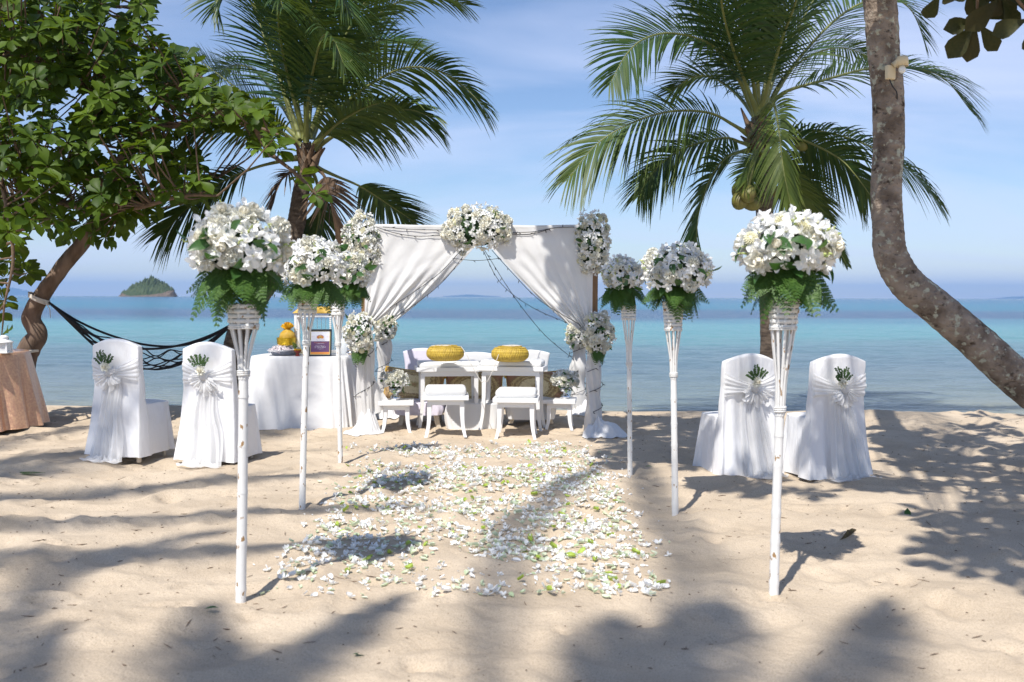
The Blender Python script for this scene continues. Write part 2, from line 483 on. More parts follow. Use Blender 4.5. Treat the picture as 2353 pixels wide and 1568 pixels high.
M['bamboo'] = mat('white_bamboo', (0.74, 0.73, 0.70), 0.55, spec=0.4)
M['wood'] = mat('brown_wood', (0.28, 0.16, 0.07), 0.6, (0.19, 0.10, 0.045), nscale=4, stretch=(12, 12, 1), bump=0.3, bscale=20)
M['palewood'] = mat('pale_wood', (0.62, 0.56, 0.46), 0.6, (0.52, 0.45, 0.36), nscale=5, stretch=(10, 10, 1))
M['paint'] = mat('white_paint', (0.80, 0.80, 0.80), 0.32, spec=0.5)
M['leather'] = mat('white_leather', (0.76, 0.76, 0.75), 0.45, spec=0.4, bump=0.1, bscale=60)
M['gold_wicker'] = mat('gold_wicker', (0.54, 0.38, 0.055), 0.5, (0.40, 0.27, 0.04), nscale=30, spec=0.4)
M['gold'] = mat('gold_metal', (0.83, 0.58, 0.05), 0.25, metal=0.9, bump=0.5, bscale=90)
M['gold_cloth'] = mat('gold_mesh_cloth', (0.75, 0.52, 0.12), 0.5, (0.62, 0.38, 0.03), nscale=20, transl=0.3, spec=0.4)
M['gold_sheer'] = mat('gold_sheer', (0.72, 0.60, 0.30), 0.6, transl=0.3, transp=0.4)
M['orange'] = mat('marigold_ruffle', (0.80, 0.42, 0.01), 0.6, (0.85, 0.55, 0.03), nscale=40, transl=0.25)
M['pink'] = mat('pale_pink_petal', (0.80, 0.69, 0.72), 0.6, (0.82, 0.78, 0.79), nscale=30, transl=0.25)
M['silver'] = mat('silver', (0.80, 0.80, 0.82), 0.16, metal=1.0, bump=0.25, bscale=70)
M['glass'] = mat('clear_glass', (0.9, 0.92, 0.93), 0.05, transp=0.6, spec=0.6)
M['cord'] = mat('black_cord', (0.012, 0.014, 0.018), 0.5)
M['rope'] = mat('black_rope', (0.012, 0.012, 0.015), 0.8)
M['whiterope'] = mat('white_rope', (0.6, 0.56, 0.5), 0.8)
M['red'] = mat('red_lacquer', (0.25, 0.03, 0.015), 0.35)
M['lampbox'] = mat('cream_plastic', (0.72, 0.60, 0.38), 0.45)
M['bulb'] = mat('bulb_glass', (0.8, 0.82, 0.8), 0.15, spec=0.6)
M['frame'] = mat('black_frame', (0.015, 0.018, 0.028), 0.35)
M['mount'] = mat('gold_mount', (0.62, 0.50, 0.20), 0.6)
M['paper'] = mat('paper', (0.78, 0.78, 0.82), 0.5)
M['purple'] = mat('purple_print', (0.115, 0.045, 0.13), 0.45)
M['oprint'] = mat('orange_print', (0.72, 0.26, 0.04), 0.5)
M['vprint'] = mat('violet_print', (0.20, 0.05, 0.12), 0.5)
M['yprint'] = mat('yellow_print', (0.75, 0.50, 0.12), 0.5)
M['pprint'] = mat('pink_print', (0.72, 0.45, 0.45), 0.5)
M['gprint'] = mat('grey_print', (0.30, 0.29, 0.36), 0.5)
M['rprint'] = mat('rust_print', (0.55, 0.17, 0.06), 0.5)
M['hill'] = mat('island_forest', (0.035, 0.06, 0.028), 0.95, (0.07, 0.095, 0.045), nscale=0.12, ndet=6)
M['cliff'] = mat('island_rock', (0.17, 0.13, 0.105), 0.95, (0.09, 0.075, 0.06), nscale=0.2, ndet=6)
M['far'] = mat('far_hill', (0.05, 0.075, 0.05), 0.95)

def sequin_material():
    m = mat('rose_gold_sequin', (0.66, 0.36, 0.24), 0.34, (0.80, 0.50, 0.30), nscale=45, metal=0.45)
    n = m.node_tree.nodes; l = m.node_tree.links
    b = n['Principled BSDF']; tcn = n.new('ShaderNodeTexCoord')
    v = n.new('ShaderNodeTexVoronoi'); v.inputs['Scale'].default_value = 130; l.new(tcn.outputs['Object'], v.inputs[0])
    bp = n.new('ShaderNodeBump'); bp.inputs['Strength'].default_value = 0.9; bp.inputs['Distance'].default_value = 0.006
    sx = n.new('ShaderNodeSeparateXYZ'); l.new(v.outputs['Color'], sx.inputs[0])
    l.new(sx.outputs[0], bp.inputs['Height']); l.new(bp.outputs[0], b.inputs['Normal'])
    return m
M['sequin'] = sequin_material()

def bamboo_wear():
    """chips in the white paint show the cane beneath"""
    m = M['bamboo']; n = m.node_tree.nodes; l = m.node_tree.links
    b = n['Principled BSDF']; geo = n.new('ShaderNodeNewGeometry')
    mp_ = n.new('ShaderNodeMapping'); mp_.inputs['Scale'].default_value = (1, 1, 0.45); l.new(geo.outputs['Position'], mp_.inputs[0])
    nz = n.new('ShaderNodeTexNoise'); nz.inputs['Scale'].default_value = 42; nz.inputs['Detail'].default_value = 5
    l.new(mp_.outputs[0], nz.inputs[0])
    rp = n.new('ShaderNodeValToRGB')
    rp.color_ramp.elements[0].position = 0.345; rp.color_ramp.elements[0].color = (0.33, 0.20, 0.09, 1)
    rp.color_ramp.elements[1].position = 0.365; rp.color_ramp.elements[1].color = (0.76, 0.755, 0.73, 1)
    q = rp.color_ramp.elements.new(0.8); q.color = (0.70, 0.69, 0.66, 1)
    l.new(nz.outputs[0], rp.inputs[0]); l.new(rp.outputs[0], b.inputs['Base Color'])
bamboo_wear()

def bark_big():
    m = mat('coconut_bark', (0.15, 0.115, 0.088), 0.95, (0.36, 0.295, 0.235), nscale=7, ndet=8, spec=0.2)
    n = m.node_tree.nodes; l = m.node_tree.links
    b = n['Principled BSDF']; tcn = n.new('ShaderNodeTexCoord')
    src = b.inputs['Base Color'].links[0].from_socket
    # lichen blotches and dark scars
    nz = n.new('ShaderNodeTexNoise'); nz.inputs['Scale'].default_value = 16; nz.inputs['Detail'].default_value = 6; nz.inputs['Roughness'].default_value = 0.6
    l.new(tcn.outputs['Object'], nz.inputs[0])
    rp = n.new('ShaderNodeValToRGB'); rp.color_ramp.elements[0].position = 0.56; rp.color_ramp.elements[1].position = 0.63
    l.new(nz.outputs[0], rp.inputs[0])
    m1 = n.new('ShaderNodeMix'); m1.data_type = 'RGBA'; l.new(rp.outputs[0], m1.inputs[0]); l.new(src, m1.inputs[6])
    m1.inputs[7].default_value = (0.46, 0.46, 0.36, 1)
    n2 = n.new('ShaderNodeTexNoise'); n2.inputs['Scale'].default_value = 9; n2.inputs['Detail'].default_value = 8; n2.inputs['Roughness'].default_value = 0.7
    mp_ = n.new('ShaderNodeMapping'); mp_.inputs['Location'].default_value = (3, 7, 1); mp_.inputs['Scale'].default_value = (1, 1, 1.6)
    l.new(tcn.outputs['Object'], mp_.inputs[0]); l.new(mp_.outputs[0], n2.inputs[0])
    r2 = n.new('ShaderNodeValToRGB'); r2.color_ramp.elements[0].position = 0.56; r2.color_ramp.elements[1].position = 0.66
    l.new(n2.outputs[0], r2.inputs[0])
    m2 = n.new('ShaderNodeMix'); m2.data_type = 'RGBA'; l.new(r2.outputs[0], m2.inputs[0]); l.new(m1.outputs[2], m2.inputs[6])
    m2.inputs[7].default_value = (0.06, 0.045, 0.035, 1)
    l.new(m2.outputs[2], b.inputs['Base Color'])
    bp = n.new('ShaderNodeBump'); bp.inputs['Strength'].default_value = 1.0; bp.inputs['Distance'].default_value = 0.035
    nb = n.new('ShaderNodeTexNoise'); nb.inputs['Scale'].default_value = 28; nb.inputs['Detail'].default_value = 8
    l.new(tcn.outputs['Object'], nb.inputs[0]); l.new(nb.outputs[0], bp.inputs['Height']); l.new(bp.outputs[0], b.inputs['Normal'])
    return m
M['bark_big'] = bark_big()

def brocade(name, oval):
    """woven gold tapestry: cream field, brown border of small motifs; drawn in the cushion's own plane"""
    m = bpy.data.materials.new(name); m.use_nodes = True
    n = m.node_tree.nodes; l = m.node_tree.links
    b = n['Principled BSDF']; b.inputs['Roughness'].default_value = 0.75
    tcn = n.new('ShaderNodeTexCoord'); sp = n.new('ShaderNodeSeparateXYZ'); l.new(tcn.outputs['Object'], sp.inputs[0])
    def mth(op, a, c=None):
        q = n.new('ShaderNodeMath'); q.operation = op
        for i, x in enumerate((a, c)):
            if x is None: continue
            if isinstance(x, (int, float)): q.inputs[i].default_value = x
            else: l.new(x, q.inputs[i])
        return q.outputs[0]
    xx = mth('DIVIDE', mth('ABSOLUTE', sp.outputs[0]), 0.31); zz = mth('DIVIDE', mth('ABSOLUTE', sp.outputs[2]), 0.19)
    if oval: d = mth('SQRT', mth('ADD', mth('POWER', xx, 2), mth('POWER', zz, 2)))
    else: d = mth('MAXIMUM', xx, zz)
    nz = n.new('ShaderNodeTexNoise'); nz.inputs['Scale'].default_value = 55; nz.inputs['Detail'].default_value = 3; l.new(tcn.outputs['Object'], nz.inputs[0])
    d2 = mth('ADD', d, mth('MULTIPLY', mth('SUBTRACT', nz.outputs[0], 0.5), 0.28))
    rp = n.new('ShaderNodeValToRGB'); rp.color_ramp.interpolation = 'LINEAR'
    E = rp.color_ramp.elements
    st = [(0.0, (0.42, 0.20, 0.11)), (0.08, (0.40, 0.33, 0.15)), (0.16, (0.72, 0.62, 0.38)), (0.5, (0.74, 0.64, 0.40)), (0.56, (0.26, 0.17, 0.08)), (0.62, (0.66, 0.54, 0.28)),
          (0.70, (0.27, 0.18, 0.09)), (0.80, (0.62, 0.49, 0.24)), (0.87, (0.30, 0.19, 0.10)), (1.0, (0.44, 0.29, 0.13)), ]
    if oval: st[-1] = (1.0, (0.34, 0.18, 0.11))
    E[0].position = 0; E[0].color = (*st[0][1], 1); E[1].position = 1; E[1].color = (*st[-1][1], 1)
    for p_, c_ in st[1:-1]:
        q = E.new(p_); q.color = (*c_, 1)
    l.new(d2, rp.inputs[0])
    n3 = n.new('ShaderNodeTexVoronoi'); n3.inputs['Scale'].default_value = 85; l.new(tcn.outputs['Object'], n3.inputs[0])
    mm = n.new('ShaderNodeMix'); mm.data_type = 'RGBA'; mm.blend_type = 'MULTIPLY'; mm.inputs[0].default_value = 0.75
    r3 = n.new('ShaderNodeValToRGB'); r3.color_ramp.elements[0].position = 0.1; r3.color_ramp.elements[0].color = (0.55, 0.5, 0.42, 1); r3.color_ramp.elements[1].position = 0.5
    l.new(n3.outputs['Distance'], r3.inputs[0]); l.new(rp.outputs[0], mm.inputs[6]); l.new(r3.outputs[0], mm.inputs[7])
    l.new(mm.outputs[2], b.inputs['Base Color'])
    return m
M['brocade_rect'] = brocade('brocade_rectangle', False)
M['brocade_oval'] = brocade('brocade_oval', True)

# ================================================================= ground and sea
def axis(lo, hi, dlo, dhi, step, grow=1.25):
    a = list(np.arange(dlo, dhi + 1e-6, step))
    s = step; x = a[-1]
    while x < hi:
        s *= grow; x = min(x + s, hi); a.append(x)
    s = step; x = a[0]; pre = []
    while x > lo:
        s *= grow; x = max(x - s, lo); pre.append(x)
    return np.array(pre[::-1] + a)
def sheet(name, xs, ys, zf, m):
    X, Y = np.meshgrid(xs, ys)
    Z = zf(X.ravel(), Y.ravel())
    V = np.stack([X.ravel(), Y.ravel(), Z], 1)
    nx, ny = len(xs), len(ys)
    i = np.arange((ny - 1) * (nx - 1)); r = i // (nx - 1); c = i % (nx - 1); b = r * nx + c
    Fq = np.stack([b, b + 1, b + nx + 1, b + nx], 1)
    me = bpy.data.meshes.new(name)
    me.vertices.add(len(V)); me.vertices.foreach_set('co', V.ravel())
    me.loops.add(Fq.size); me.loops.foreach_set('vertex_index', Fq.ravel().astype(np.int32))
    me.polygons.add(len(Fq)); me.polygons.foreach_set('loop_start', (np.arange(len(Fq)) * 4).astype(np.int32))
    me.polygons.foreach_set('use_smooth', np.ones(len(Fq), bool))
    me.materials.append(m)
    me.update(calc_edges=True); me.validate()
    return struct(link(name, me))
SAND_X = axis(-5200, 5200, -6.2, 6.2, 0.028, 1.3)
SAND_Y = axis(-60, 26, 2.6, 13.2, 0.028, 1.2)
sheet('beach_sand', SAND_X, SAND_Y, hgt, M['sand'])

SEA_Z = -0.26
def waves(x, y):
    a = np.clip((70 - y) / 40, 0, 1) * np.clip((y - 12.5) / 3.0, 0.25, 1)
    w = 0.55 * np.sin(y * 4.2 + 0.5 * x + 3.0 * vn(x * 0.35, y * 0.5, 41)) * (0.5 + vn(x * 0.5, y * 0.9, 42)) \
        + 0.9 * vn(x * 0.8 + 0.3 * y, y * 2.1, 43) + 0.55 * vn(x * 1.9, y * 4.3 - x * 0.4, 44) + 0.25 * vn(x * 4, y * 8, 45)
    return SEA_Z + 0.034 * a * w
ys = [11.9]
while ys[-1] < 4600: ys.append(ys[-1] * (1.0042 if ys[-1] < 75 else 1.035))
ys = np.array(ys)
ss = np.concatenate([np.linspace(-380, -1.2, 14), np.linspace(-1.1, 1.1, 190), np.linspace(1.2, 380, 14)])
SX = np.outer(ys, ss); SX = np.clip(SX, -4600, 4600)
SY = np.repeat(ys[:, None], len(ss), 1)
SZ = waves(SX.ravel(), SY.ravel())
SV = np.stack([SX.ravel(), SY.ravel(), SZ], 1)
nx, ny = len(ss), len(ys)
i = np.arange((ny - 1) * (nx - 1)); r_ = i // (nx - 1); c_ = i % (nx - 1); b_ = r_ * nx + c_
SF = np.stack([b_, b_ + 1, b_ + nx + 1, b_ + nx], 1)
me = bpy.data.meshes.new('sea')
me.from_pydata(SV.tolist(), [], SF.tolist())
me.polygons.foreach_set('use_smooth', [True] * len(me.polygons))
me.materials.append(M['sea'])
struct(link('sea', me))

# ---------------------------------------------------------------- island and far land
def hill(name, u0, u1, D, prof, depth, m, seed, label=None):
    a = pt(u0, 684, D); b = pt(u1, 684, D)
    n = 150; rows = []
    px = D / FOC
    for i in range(n + 1):
        t = i / n
        h = lin(t, [p[0] for p in prof], [p[1] for p in prof]) * px
        row = []
        for k in range(31):
            q = k / 30
            s = math.sin(math.pi * q) ** 0.7
            j = 1 + 0.2 * float(vn(t * 16, q * 9, seed)) + 0.3 * float(vn(t * 48, q * 14, seed + 1)) + 0.25 * float(vn(t * 110, q * 30, seed + 2))
            row.append((a.x + (b.x - a.x) * t, D + (q - 0.5) * depth * (0.35 + 0.65 * math.sin(math.pi * t)), -3 + (h * j + 3) * s))
        rows.append(row)
    mb = MB(); mb.grid(np.array(rows))
    return mb.build(name, m)
isl = struct(hill('island', 279, 402, 1800, [(0, 2), (0.04, 13), (0.14, 16), (0.24, 25), (0.36, 30), (0.46, 38), (0.56, 41), (0.7, 34), (0.85, 26), (0.95, 20), (1, 2)], 90, M['hill'], 3))
rk = struct(hill('island_cliff', 277, 404, 1790, [(0, 1), (0.05, 7), (0.3, 5), (0.6, 7), (0.8, 9), (0.95, 13), (1, 1)], 104, M['cliff'], 9))
for k, (u0, u1, prof) in enumerate([(-90, 110, [(0, 12), (0.3, 22), (0.6, 15), (0.85, 6), (1, 1)]),
                                    (1018, 1150, [(0, 1), (0.2, 3), (0.45, 5), (0.7, 3), (0.85, 2), (1, 1)]),
                                    (2290, 2440, [(0, 1), (0.3, 4), (0.6, 6), (1, 3)])]):
    struct(hill('far_land', u0, u1, 30000, prof, 1800, M['far'], 20 + k))
hb = MB(); hb.box((0, 15900, 60), (39000, 32400, 130), 0)
hb.v = [(x, y, (-7.5 if z < 60 else 420.0)) for x, y, z in hb.v]
haze = hb.build('haze', M['far'], smooth=False)
hm = bpy.data.materials.new('haze_air'); hm.use_nodes = True
hm.node_tree.nodes.clear()
ho = hm.node_tree.nodes.new('ShaderNodeOutputMaterial'); hv = hm.node_tree.nodes.new('ShaderNodeVolumePrincipled')
hv.inputs['Color'].default_value = (0.36, 0.62, 1.0, 1); hv.inputs['Density'].default_value = 0.00005; hv.inputs['Anisotropy'].default_value = 0.2
hm.node_tree.links.new(hv.outputs[0], ho.inputs['Volume'])
haze.data.materials.clear(); haze.data.materials.append(hm)
haze['kind'] = 'stuff'

# ================================================================= palms
def add_frond(root, org, path, L=0.75, n=52, droop=0.55, w=0.025, seed=0, tint=0.2, dead=False, start=0.16, rr=0.020, lift=0.25, name='frond', ends=(0.55, 0.30), broken=0.0, roll=None):
    g = random.Random(seed)
    if roll is None: roll = R(g.choice((-1, 1)) * g.uniform(18, 52))
    C = cat_curve(path, 64)
    ln = [0.0]
    for a, b in zip(C, C[1:]): ln.append(ln[-1] + (b - a).length)
    tot = ln[-1]
    def at(s):
        x = s * tot
        j = int(np.searchsorted(ln, x)); j = min(max(j, 1), 63)
        f = (x - ln[j - 1]) / max(ln[j] - ln[j - 1], 1e-6)
        return C[j - 1].lerp(C[j], f), (C[j] - C[j - 1]).normalized()
    verts = []; faces = []; tn = []
    n = int(n * 1.3)
    for i in range(n):
        s = start + (1 - start) * (i + 0.5) / n
        p, t = at(s)
        up = Vector((0, 0, 1)) - t * t.z
        if up.length < 0.05: up = Vector((0, -1, 0)) - t * (-t.y)
        up.normalize()
        side = t.cross(up).normalized()
        cr_, sr_ = math.cos(roll), math.sin(roll)
        up, side = up * cr_ + side * sr_, side * cr_ - up * sr_
        q = (s - start) / (1 - start)
        prof = lin(q, [0, 0.12, 0.35, 0.7, 0.92, 1], [ends[0], 0.82, 1.0, 0.86, 0.5, ends[1]])
        for sg in (-1, 1):
            if broken and g.random() < broken: continue
            ang = R(lin(q, [0, 0.3, 1], [66, 56, 22]) + g.uniform(-5, 5))
            ll = 1.22 * L * prof * g.uniform(0.9, 1.08)
            d = (side * (sg * math.sin(ang)) + t * math.cos(ang) + up * (lift + g.uniform(-.08, .08))).normalized()
            wd = w * (0.6 + 0.5 * prof)
            dr = droop * 0.50 * g.uniform(0.7, 1.35)
            b = len(verts)
            pts = []
            for k in range(6):
                f = k / 5
                pos = p + d * (ll * f) + Vector((0, 0, -1)) * (dr * ll * f * f)
                pts.append(pos)
            for k in range(6):
                f = k / 5
                tg = (pts[min(k + 1, 5)] - pts[max(k - 1, 0)]).normalized()
                nm = tg.cross(t); 
                if nm.length < 1e-3: nm = up.copy()
                nm.normalize(); wv = nm.cross(tg).normalized()
                ww = wd * (0.55, 1.0, 1.0, 0.8, 0.5, 0.06)[k] * 0.5
                verts.append(pts[k] - wv * ww); verts.append(pts[k] + wv * ww)
            tt = min(1, max(0, tint + g.uniform(-0.16, 0.2) + 0.15 * (q > 0.9)))
            for k in range(5):
                faces.append((b + 2 * k, b + 2 * k + 1, b + 2 * k + 3, b + 2 * k + 2)); tn.append(min(1, tt + (0.25 if k == 4 and g.random() < .35 else 0)))
    mb = MB(); mb.v = [tuple(v) for v in verts]; mb.f = faces; mb.t = tn
    fo = mb.build(name, M['palmdead'] if dead else M['palm'], root, org=org)
    rb = MB(); rb.tube(C[::2], [rr * lin(k / 31, [0, 0.12, 0.3, 1], [2.3, 1.3, 0.9, 0.18]) for k in range(32)], 6)
    rb.build('rachis', M['palmdead'] if dead else M['rachis'], fo, org=org)
    return fo

def palm_trunk(root, org, path, r0, r1, m, n=90, ring=26, seed=1, flare=1.35, name='trunk'):
    C = cat_curve(path, n)
    rad = []
    for i in range(n):
        t = i / (n - 1)
        r = r0 + (r1 - r0) * t + (flare - 1) * r0 * math.exp(-t * 14)
        f = (t * ring) % 1.0
        rad.append(r * (1 + 0.055 * (1 - f) ** 2 + 0.03 * float(vn(t * 9, 0, seed))))
    mb = MB(); mb.tube(C, rad, 22, wob=lambda t, th, p: 1 + 0.05 * float(vn(t * 14, math.cos(th) * 2 + 3, seed)) + 0.03 * float(vn(t * 60, math.sin(th) * 4, seed + 3)))
    return mb.build(name, m, root, org=org)

# ---- the palm behind the arch, brown skirt of dead leaves (left of the arch)
PD = 12.3
gp = Vector((pt(520, 1010, PD).x, PD, 0)); gp.z = hz(gp.x, gp.y) - 0.05
pl = thing('coconut_palm', gp, 'coconut palm with hanging brown dead fronds, hammock tied to its leaning trunk', 'palm tree')
palm_trunk(pl, gp, [gp, pt(530, 900, PD), pt(545, 780, PD), pt(590, 690, PD), pt(650, 600, PD), pt(679, 520, PD), pt(690, 450, PD), pt(702, 390, PD), pt(710, 330, PD)], 0.16, 0.080, M['bark_palm'], ring=44, seed=4)
fb = MB(); 
for k in range(26):
    g = random.Random(k); c0 = pt(708 + g.uniform(-16, 16), 372 + g.uniform(-10, 26), PD + g.uniform(-.12, .12)); 
    fb.tube([c0, c0 + Vector((g.uniform(-.14, .14), g.uniform(-.12, .12), g.uniform(.10, .34)))], [0.05, 0.012], 5)
fb.build('fibre_sheath', M['fibre'], pl, org=gp)
def fr(root, org, D, pts, depths, **k):
    return add_frond(root, org, [pt(u, v, D + d) for (u, v), d in zip(pts, depths)], **k)
LP = [
    ([(722, 335), (786, 247), (859, 189), (932, 156), (1004, 162), (1059, 193), (1113, 247)], (0, -.1, -.2, -.3, -.4, -.5, -.6), dict(L=.62, droop=.8, tint=.12)),
    ([(722, 335), (775, 285), (830, 252), (880, 234)], (-.1, -.4, -.7, -1.0), dict(L=.62, droop=1.1, tint=.30)),
    ([(722, 342), (800, 293), (880, 262), (940, 252), (992, 270)], (0, -.1, -.1, -.2, -.3), dict(L=.58, droop=1.0, tint=.18)),
    ([(703, 325), (708, 235), (722, 150), (742, 84), (768, 96), (790, 150)], (-.1, -.4, -.8, -1.3, -1.8, -2.1), dict(L=.85, droop=.75, tint=.22, n=60)),
    ([(690, 320), (650, 200), (612, 102), (580, -10), (560, -90)], (0, .1, .2, .3, .2), dict(L=.8, droop=.35, tint=.08, n=56)),
    ([(695, 320), (676, 180), (668, 60), (672, -60), (690, -150)], (.1, .1, .0, -.2, -.5), dict(L=.8, droop=.35, tint=.06, n=56)),
    ([(704, 320), (722, 180), (740, 60), (762, -70), (800, -150)], (.1, .3, .5, .5, .4), dict(L=.8, droop=.4, tint=.08, n=56)),
    ([(712, 318), (757, 180), (800, 70), (860, -20), (930, -60)], (.0, .0, -.1, -.2, -.3), dict(L=.8, droop=.45, tint=.10, n=56)),
    ([(716, 318), (770, 190), (830, 120), (890, 92), (955, 108)], (.1, .3, .5, .7, .9), dict(L=.75, droop=.5, tint=.12, n=50)),
    ([(712, 318), (770, 150), (850, 50), (940, -6), (1010, -12), (1070, 12)], (.2, .5, .7, .9, 1.0, 1.1), dict(L=.78, droop=.5, tint=.22, n=54)),
    ([(690, 322), (620, 262), (550, 208), (495, 166), (440, 126)], (0, .3, .7, 1.2, 1.8), dict(L=.55, droop=.45, tint=.05)),
    ([(692, 318), (630, 215), (580, 160), (530, 152), (490, 186)], (.3, .9, 1.4, 1.7, 1.9), dict(L=.55, droop=.35, tint=.45)),
    ([(690, 335), (620, 288), (550, 268), (490, 276), (444, 312)], (0, -.2, -.4, -.6, -.8), dict(L=.65, droop=1.0, tint=.25)),
    ([(690, 362), (640, 372), (580, 388), (500, 424), (430, 480), (372, 540)], (0, -.1, -.2, -.3, -.4, -.5), dict(L=.6, droop=.8, tint=.22, start=.34)),
    ([(716, 380), (770, 404), (830, 430), (895, 472), (955, 512)], (0, .2, .4, .7, .9), dict(L=.55, droop=.75, tint=.22, start=.42)),
    ([(718, 380), (745, 405), (757, 450), (768, 510), (778, 590)], (0, -.1, -.15, -.1, 0), dict(L=.45, droop=.7, dead=True, start=.2, w=.024)),
    ([(712, 385), (728, 420), (735, 480), (722, 560), (716, 600)], (0, .2, .3, .3, .3), dict(L=.5, droop=.8, tint=.2, start=.3)),
    ([(694, 384), (664, 398), (640, 424), (628, 470)], (0, -.2, -.2, -.2), dict(L=.36, droop=.8, dead=True, start=.3, n=20)),
    ([(684, 318), (630, 140), (590, 30), (545, -30), (505, -6), (490, 30)], (.2, .4, .4, .3, .2, .1), dict(L=.7, droop=.5, tint=.12, n=50)),
    ([(706, 318), (700, 140), (720, 20), (770, -30), (800, 30)], (-.1, -.5, -1.0, -1.4, -1.8), dict(L=.85, droop=.7, tint=.12, n=54)),
    ([(700, 318), (660, 170), (640, 60), (640, -10), (650, 20)], (-.1, -.4, -.8, -1.2, -1.7), dict(L=.85, droop=.7, tint=.10, n=54)),
]
for i, (p_, d_, kw) in enumerate(LP): fr(pl, gp, PD, p_, d_, seed=i + 1, **kw)

# ---- the palm with coconuts at the water's edge (right of the arch)
PD2 = 12.8
gp2 = Vector((pt(1766, 1000, PD2).x, PD2, 0)); gp2.z = hz(gp2.x, gp2.y) - 0.08
pr = thing('coconut_palm', gp2, 'coconut palm with green coconuts and slim upright trunk standing by the water', 'palm tree')
palm_trunk(pr, gp2, [gp2, pt(1766, 850, PD2), pt(1768, 760, PD2), pt(1764, 640, PD2), pt(1758, 520, PD2), pt(1756, 440, PD2), pt(1748, 330, PD2), pt(1744, 270, PD2)], 0.115, 0.10, M['bark_palm'], ring=50, seed=8)
fb = MB()
for k in range(34):
    g = random.Random(k + 70); c0 = pt(1744 + g.uniform(-22, 22), 330 + g.uniform(-40, 30), PD2 + g.uniform(-.14, .14))
    fb.tube([c0, c0 + Vector((g.uniform(-.16, .16), g.uniform(-.12, .12), g.uniform(.08, .36)))], [0.05, 0.01], 5)
fb.build('fibre_sheath', M['fibre'], pr, org=gp2)
RP = [
    ([(1720, 310), (1686, 288), (1630, 260), (1545, 256), (1459, 280), (1373, 330), (1303, 414)], (0, -.1, -.2, -.3, -.4, -.5, -.6), dict(L=.72, droop=.95, tint=.30, n=58)),
    ([(1726, 335), (1703, 328), (1660, 318), (1566, 344), (1502, 395), (1466, 452)], (0, 0, -.1, -.1, -.2, -.3), dict(L=.55, droop=.95, tint=.25)),
    ([(1726, 345), (1699, 350), (1665, 365), (1631, 412), (1605, 494), (1600, 575)], (0, -.2, -.3, -.4, -.5, -.5), dict(L=.5, droop=.7, tint=.12)),
    ([(1734, 262), (1690, 170), (1631, 102), (1545, 77), (1480, 90), (1437, 129), (1400, 196)], (-.1, -.3, -.5, -.7, -.9, -1.1, -1.3), dict(L=.72, droop=.5, tint=.15, n=58)),
    ([(1734, 262), (1690, 170), (1640, 86), (1590, 10), (1540, -60)], (.1, .2, .3, .4, .5), dict(L=.85, droop=.4, tint=.08, n=52)),
    ([(1740, 262), (1725, 150), (1700, 40), (1672, -60), (1640, -140)], (-.1, -.4, -.7, -1.0, -1.2), dict(L=.85, droop=.45, tint=.12, n=56)),
    ([(1744, 262), (1738, 130), (1724, 0), (1720, -110), (1730, -190)], (-.1, -.2, -.4, -.6, -.9), dict(L=.85, droop=.45, tint=.12, n=56)),
    ([(1750, 262), (1790, 150), (1836, 60), (1888, -30), (1940, -100)], (0, .1, .2, .2, .2), dict(L=.85, droop=.45, tint=.08, n=56)),
    ([(1756, 262), (1800, 214), (1888, 186), (1996, 158), (2082, 154), (2168, 180), (2236, 262)], (-.1, -.2, -.3, -.3, -.3, -.3, -.3), dict(L=.72, droop=.6, tint=.28, n=60)),
    ([(1762, 330), (1800, 314), (1867, 301), (1950, 318), (2030, 352), (2096, 398), (2158, 468)], (0, 0, .1, .1, .2, .3, .4), dict(L=.55, droop=1.0, tint=.32, n=54)),
    ([(1762, 335), (1800, 318), (1845, 322), (1925, 362), (1965, 402), (2002, 452)], (-.1, -.2, -.3, -.4, -.5, -.5), dict(L=.5, droop=.9, tint=.15, n=54)),
    ([(1748, 275), (1762, 242), (1778, 240), (1790, 301), (1800, 387), (1818, 478)], (-.1, -.5, -.9, -1.3, -1.5, -1.6), dict(L=.42, droop=.8, tint=.6, n=50)),
    ([(1762, 345), (1800, 372), (1845, 425), (1890, 494)], (0, .3, .5, .6), dict(L=.5, droop=.8, tint=.35)),
    ([(1766, 350), (1820, 400), (1890, 510), (1948, 612)], (.1, .3, .6, .7), dict(L=.22, droop=.4, tint=.15, n=40)),
    ([(1752, 262), (1840, 130), (1940, 30), (2030, -6), (2090, 20), (2124, 90)], (.2, .5, .8, 1.0, 1.1, 1.2), dict(L=.7, droop=.6, tint=.14, n=54)),
    ([(1746, 262), (1790, 110), (1830, 0), (1850, -90), (1850, -140)], (-.2, -.6, -1.0, -1.4, -1.7), dict(L=.9, droop=.55, tint=.10, n=56)),
    ([(1740, 262), (1690, 130), (1660, 20), (1660, -60), (1690, -80)], (-.2, -.7, -1.2, -1.7, -2.2), dict(L=.85, droop=.6, tint=.14, n=56)),
    ([(1752, 270), (1800, 180), (1860, 130), (1930, 110), (2000, 130)], (.2, .6, 1.0, 1.4, 1.7), dict(L=.75, droop=.6, tint=.08, n=50)),
    ([(1736, 270), (1690, 215), (1640, 180), (1590, 178), (1540, 214)], (.1, .4, .7, .9, 1.1), dict(L=.6, droop=.5, tint=.10, n=46)),
    ([(1736, 350), (1728, 372), (1718, 410), (1722, 440)], (-.2, -.5, -.7, -.8), dict(L=.32, droop=.5, tint=.4, n=28)),
    ([(1752, 350), (1780, 380), (1830, 440), (1862, 500)], (-.3, -.5, -.5, -.4), dict(L=.34, droop=.7, tint=.45, n=36)),
    ([(1748, 262), (1768, 130), (1782, 20), (1800, -70), (1830, -120)], (.1, .3, .4, .5, .5), dict(L=.85, droop=.5, tint=.06, n=54)),
]
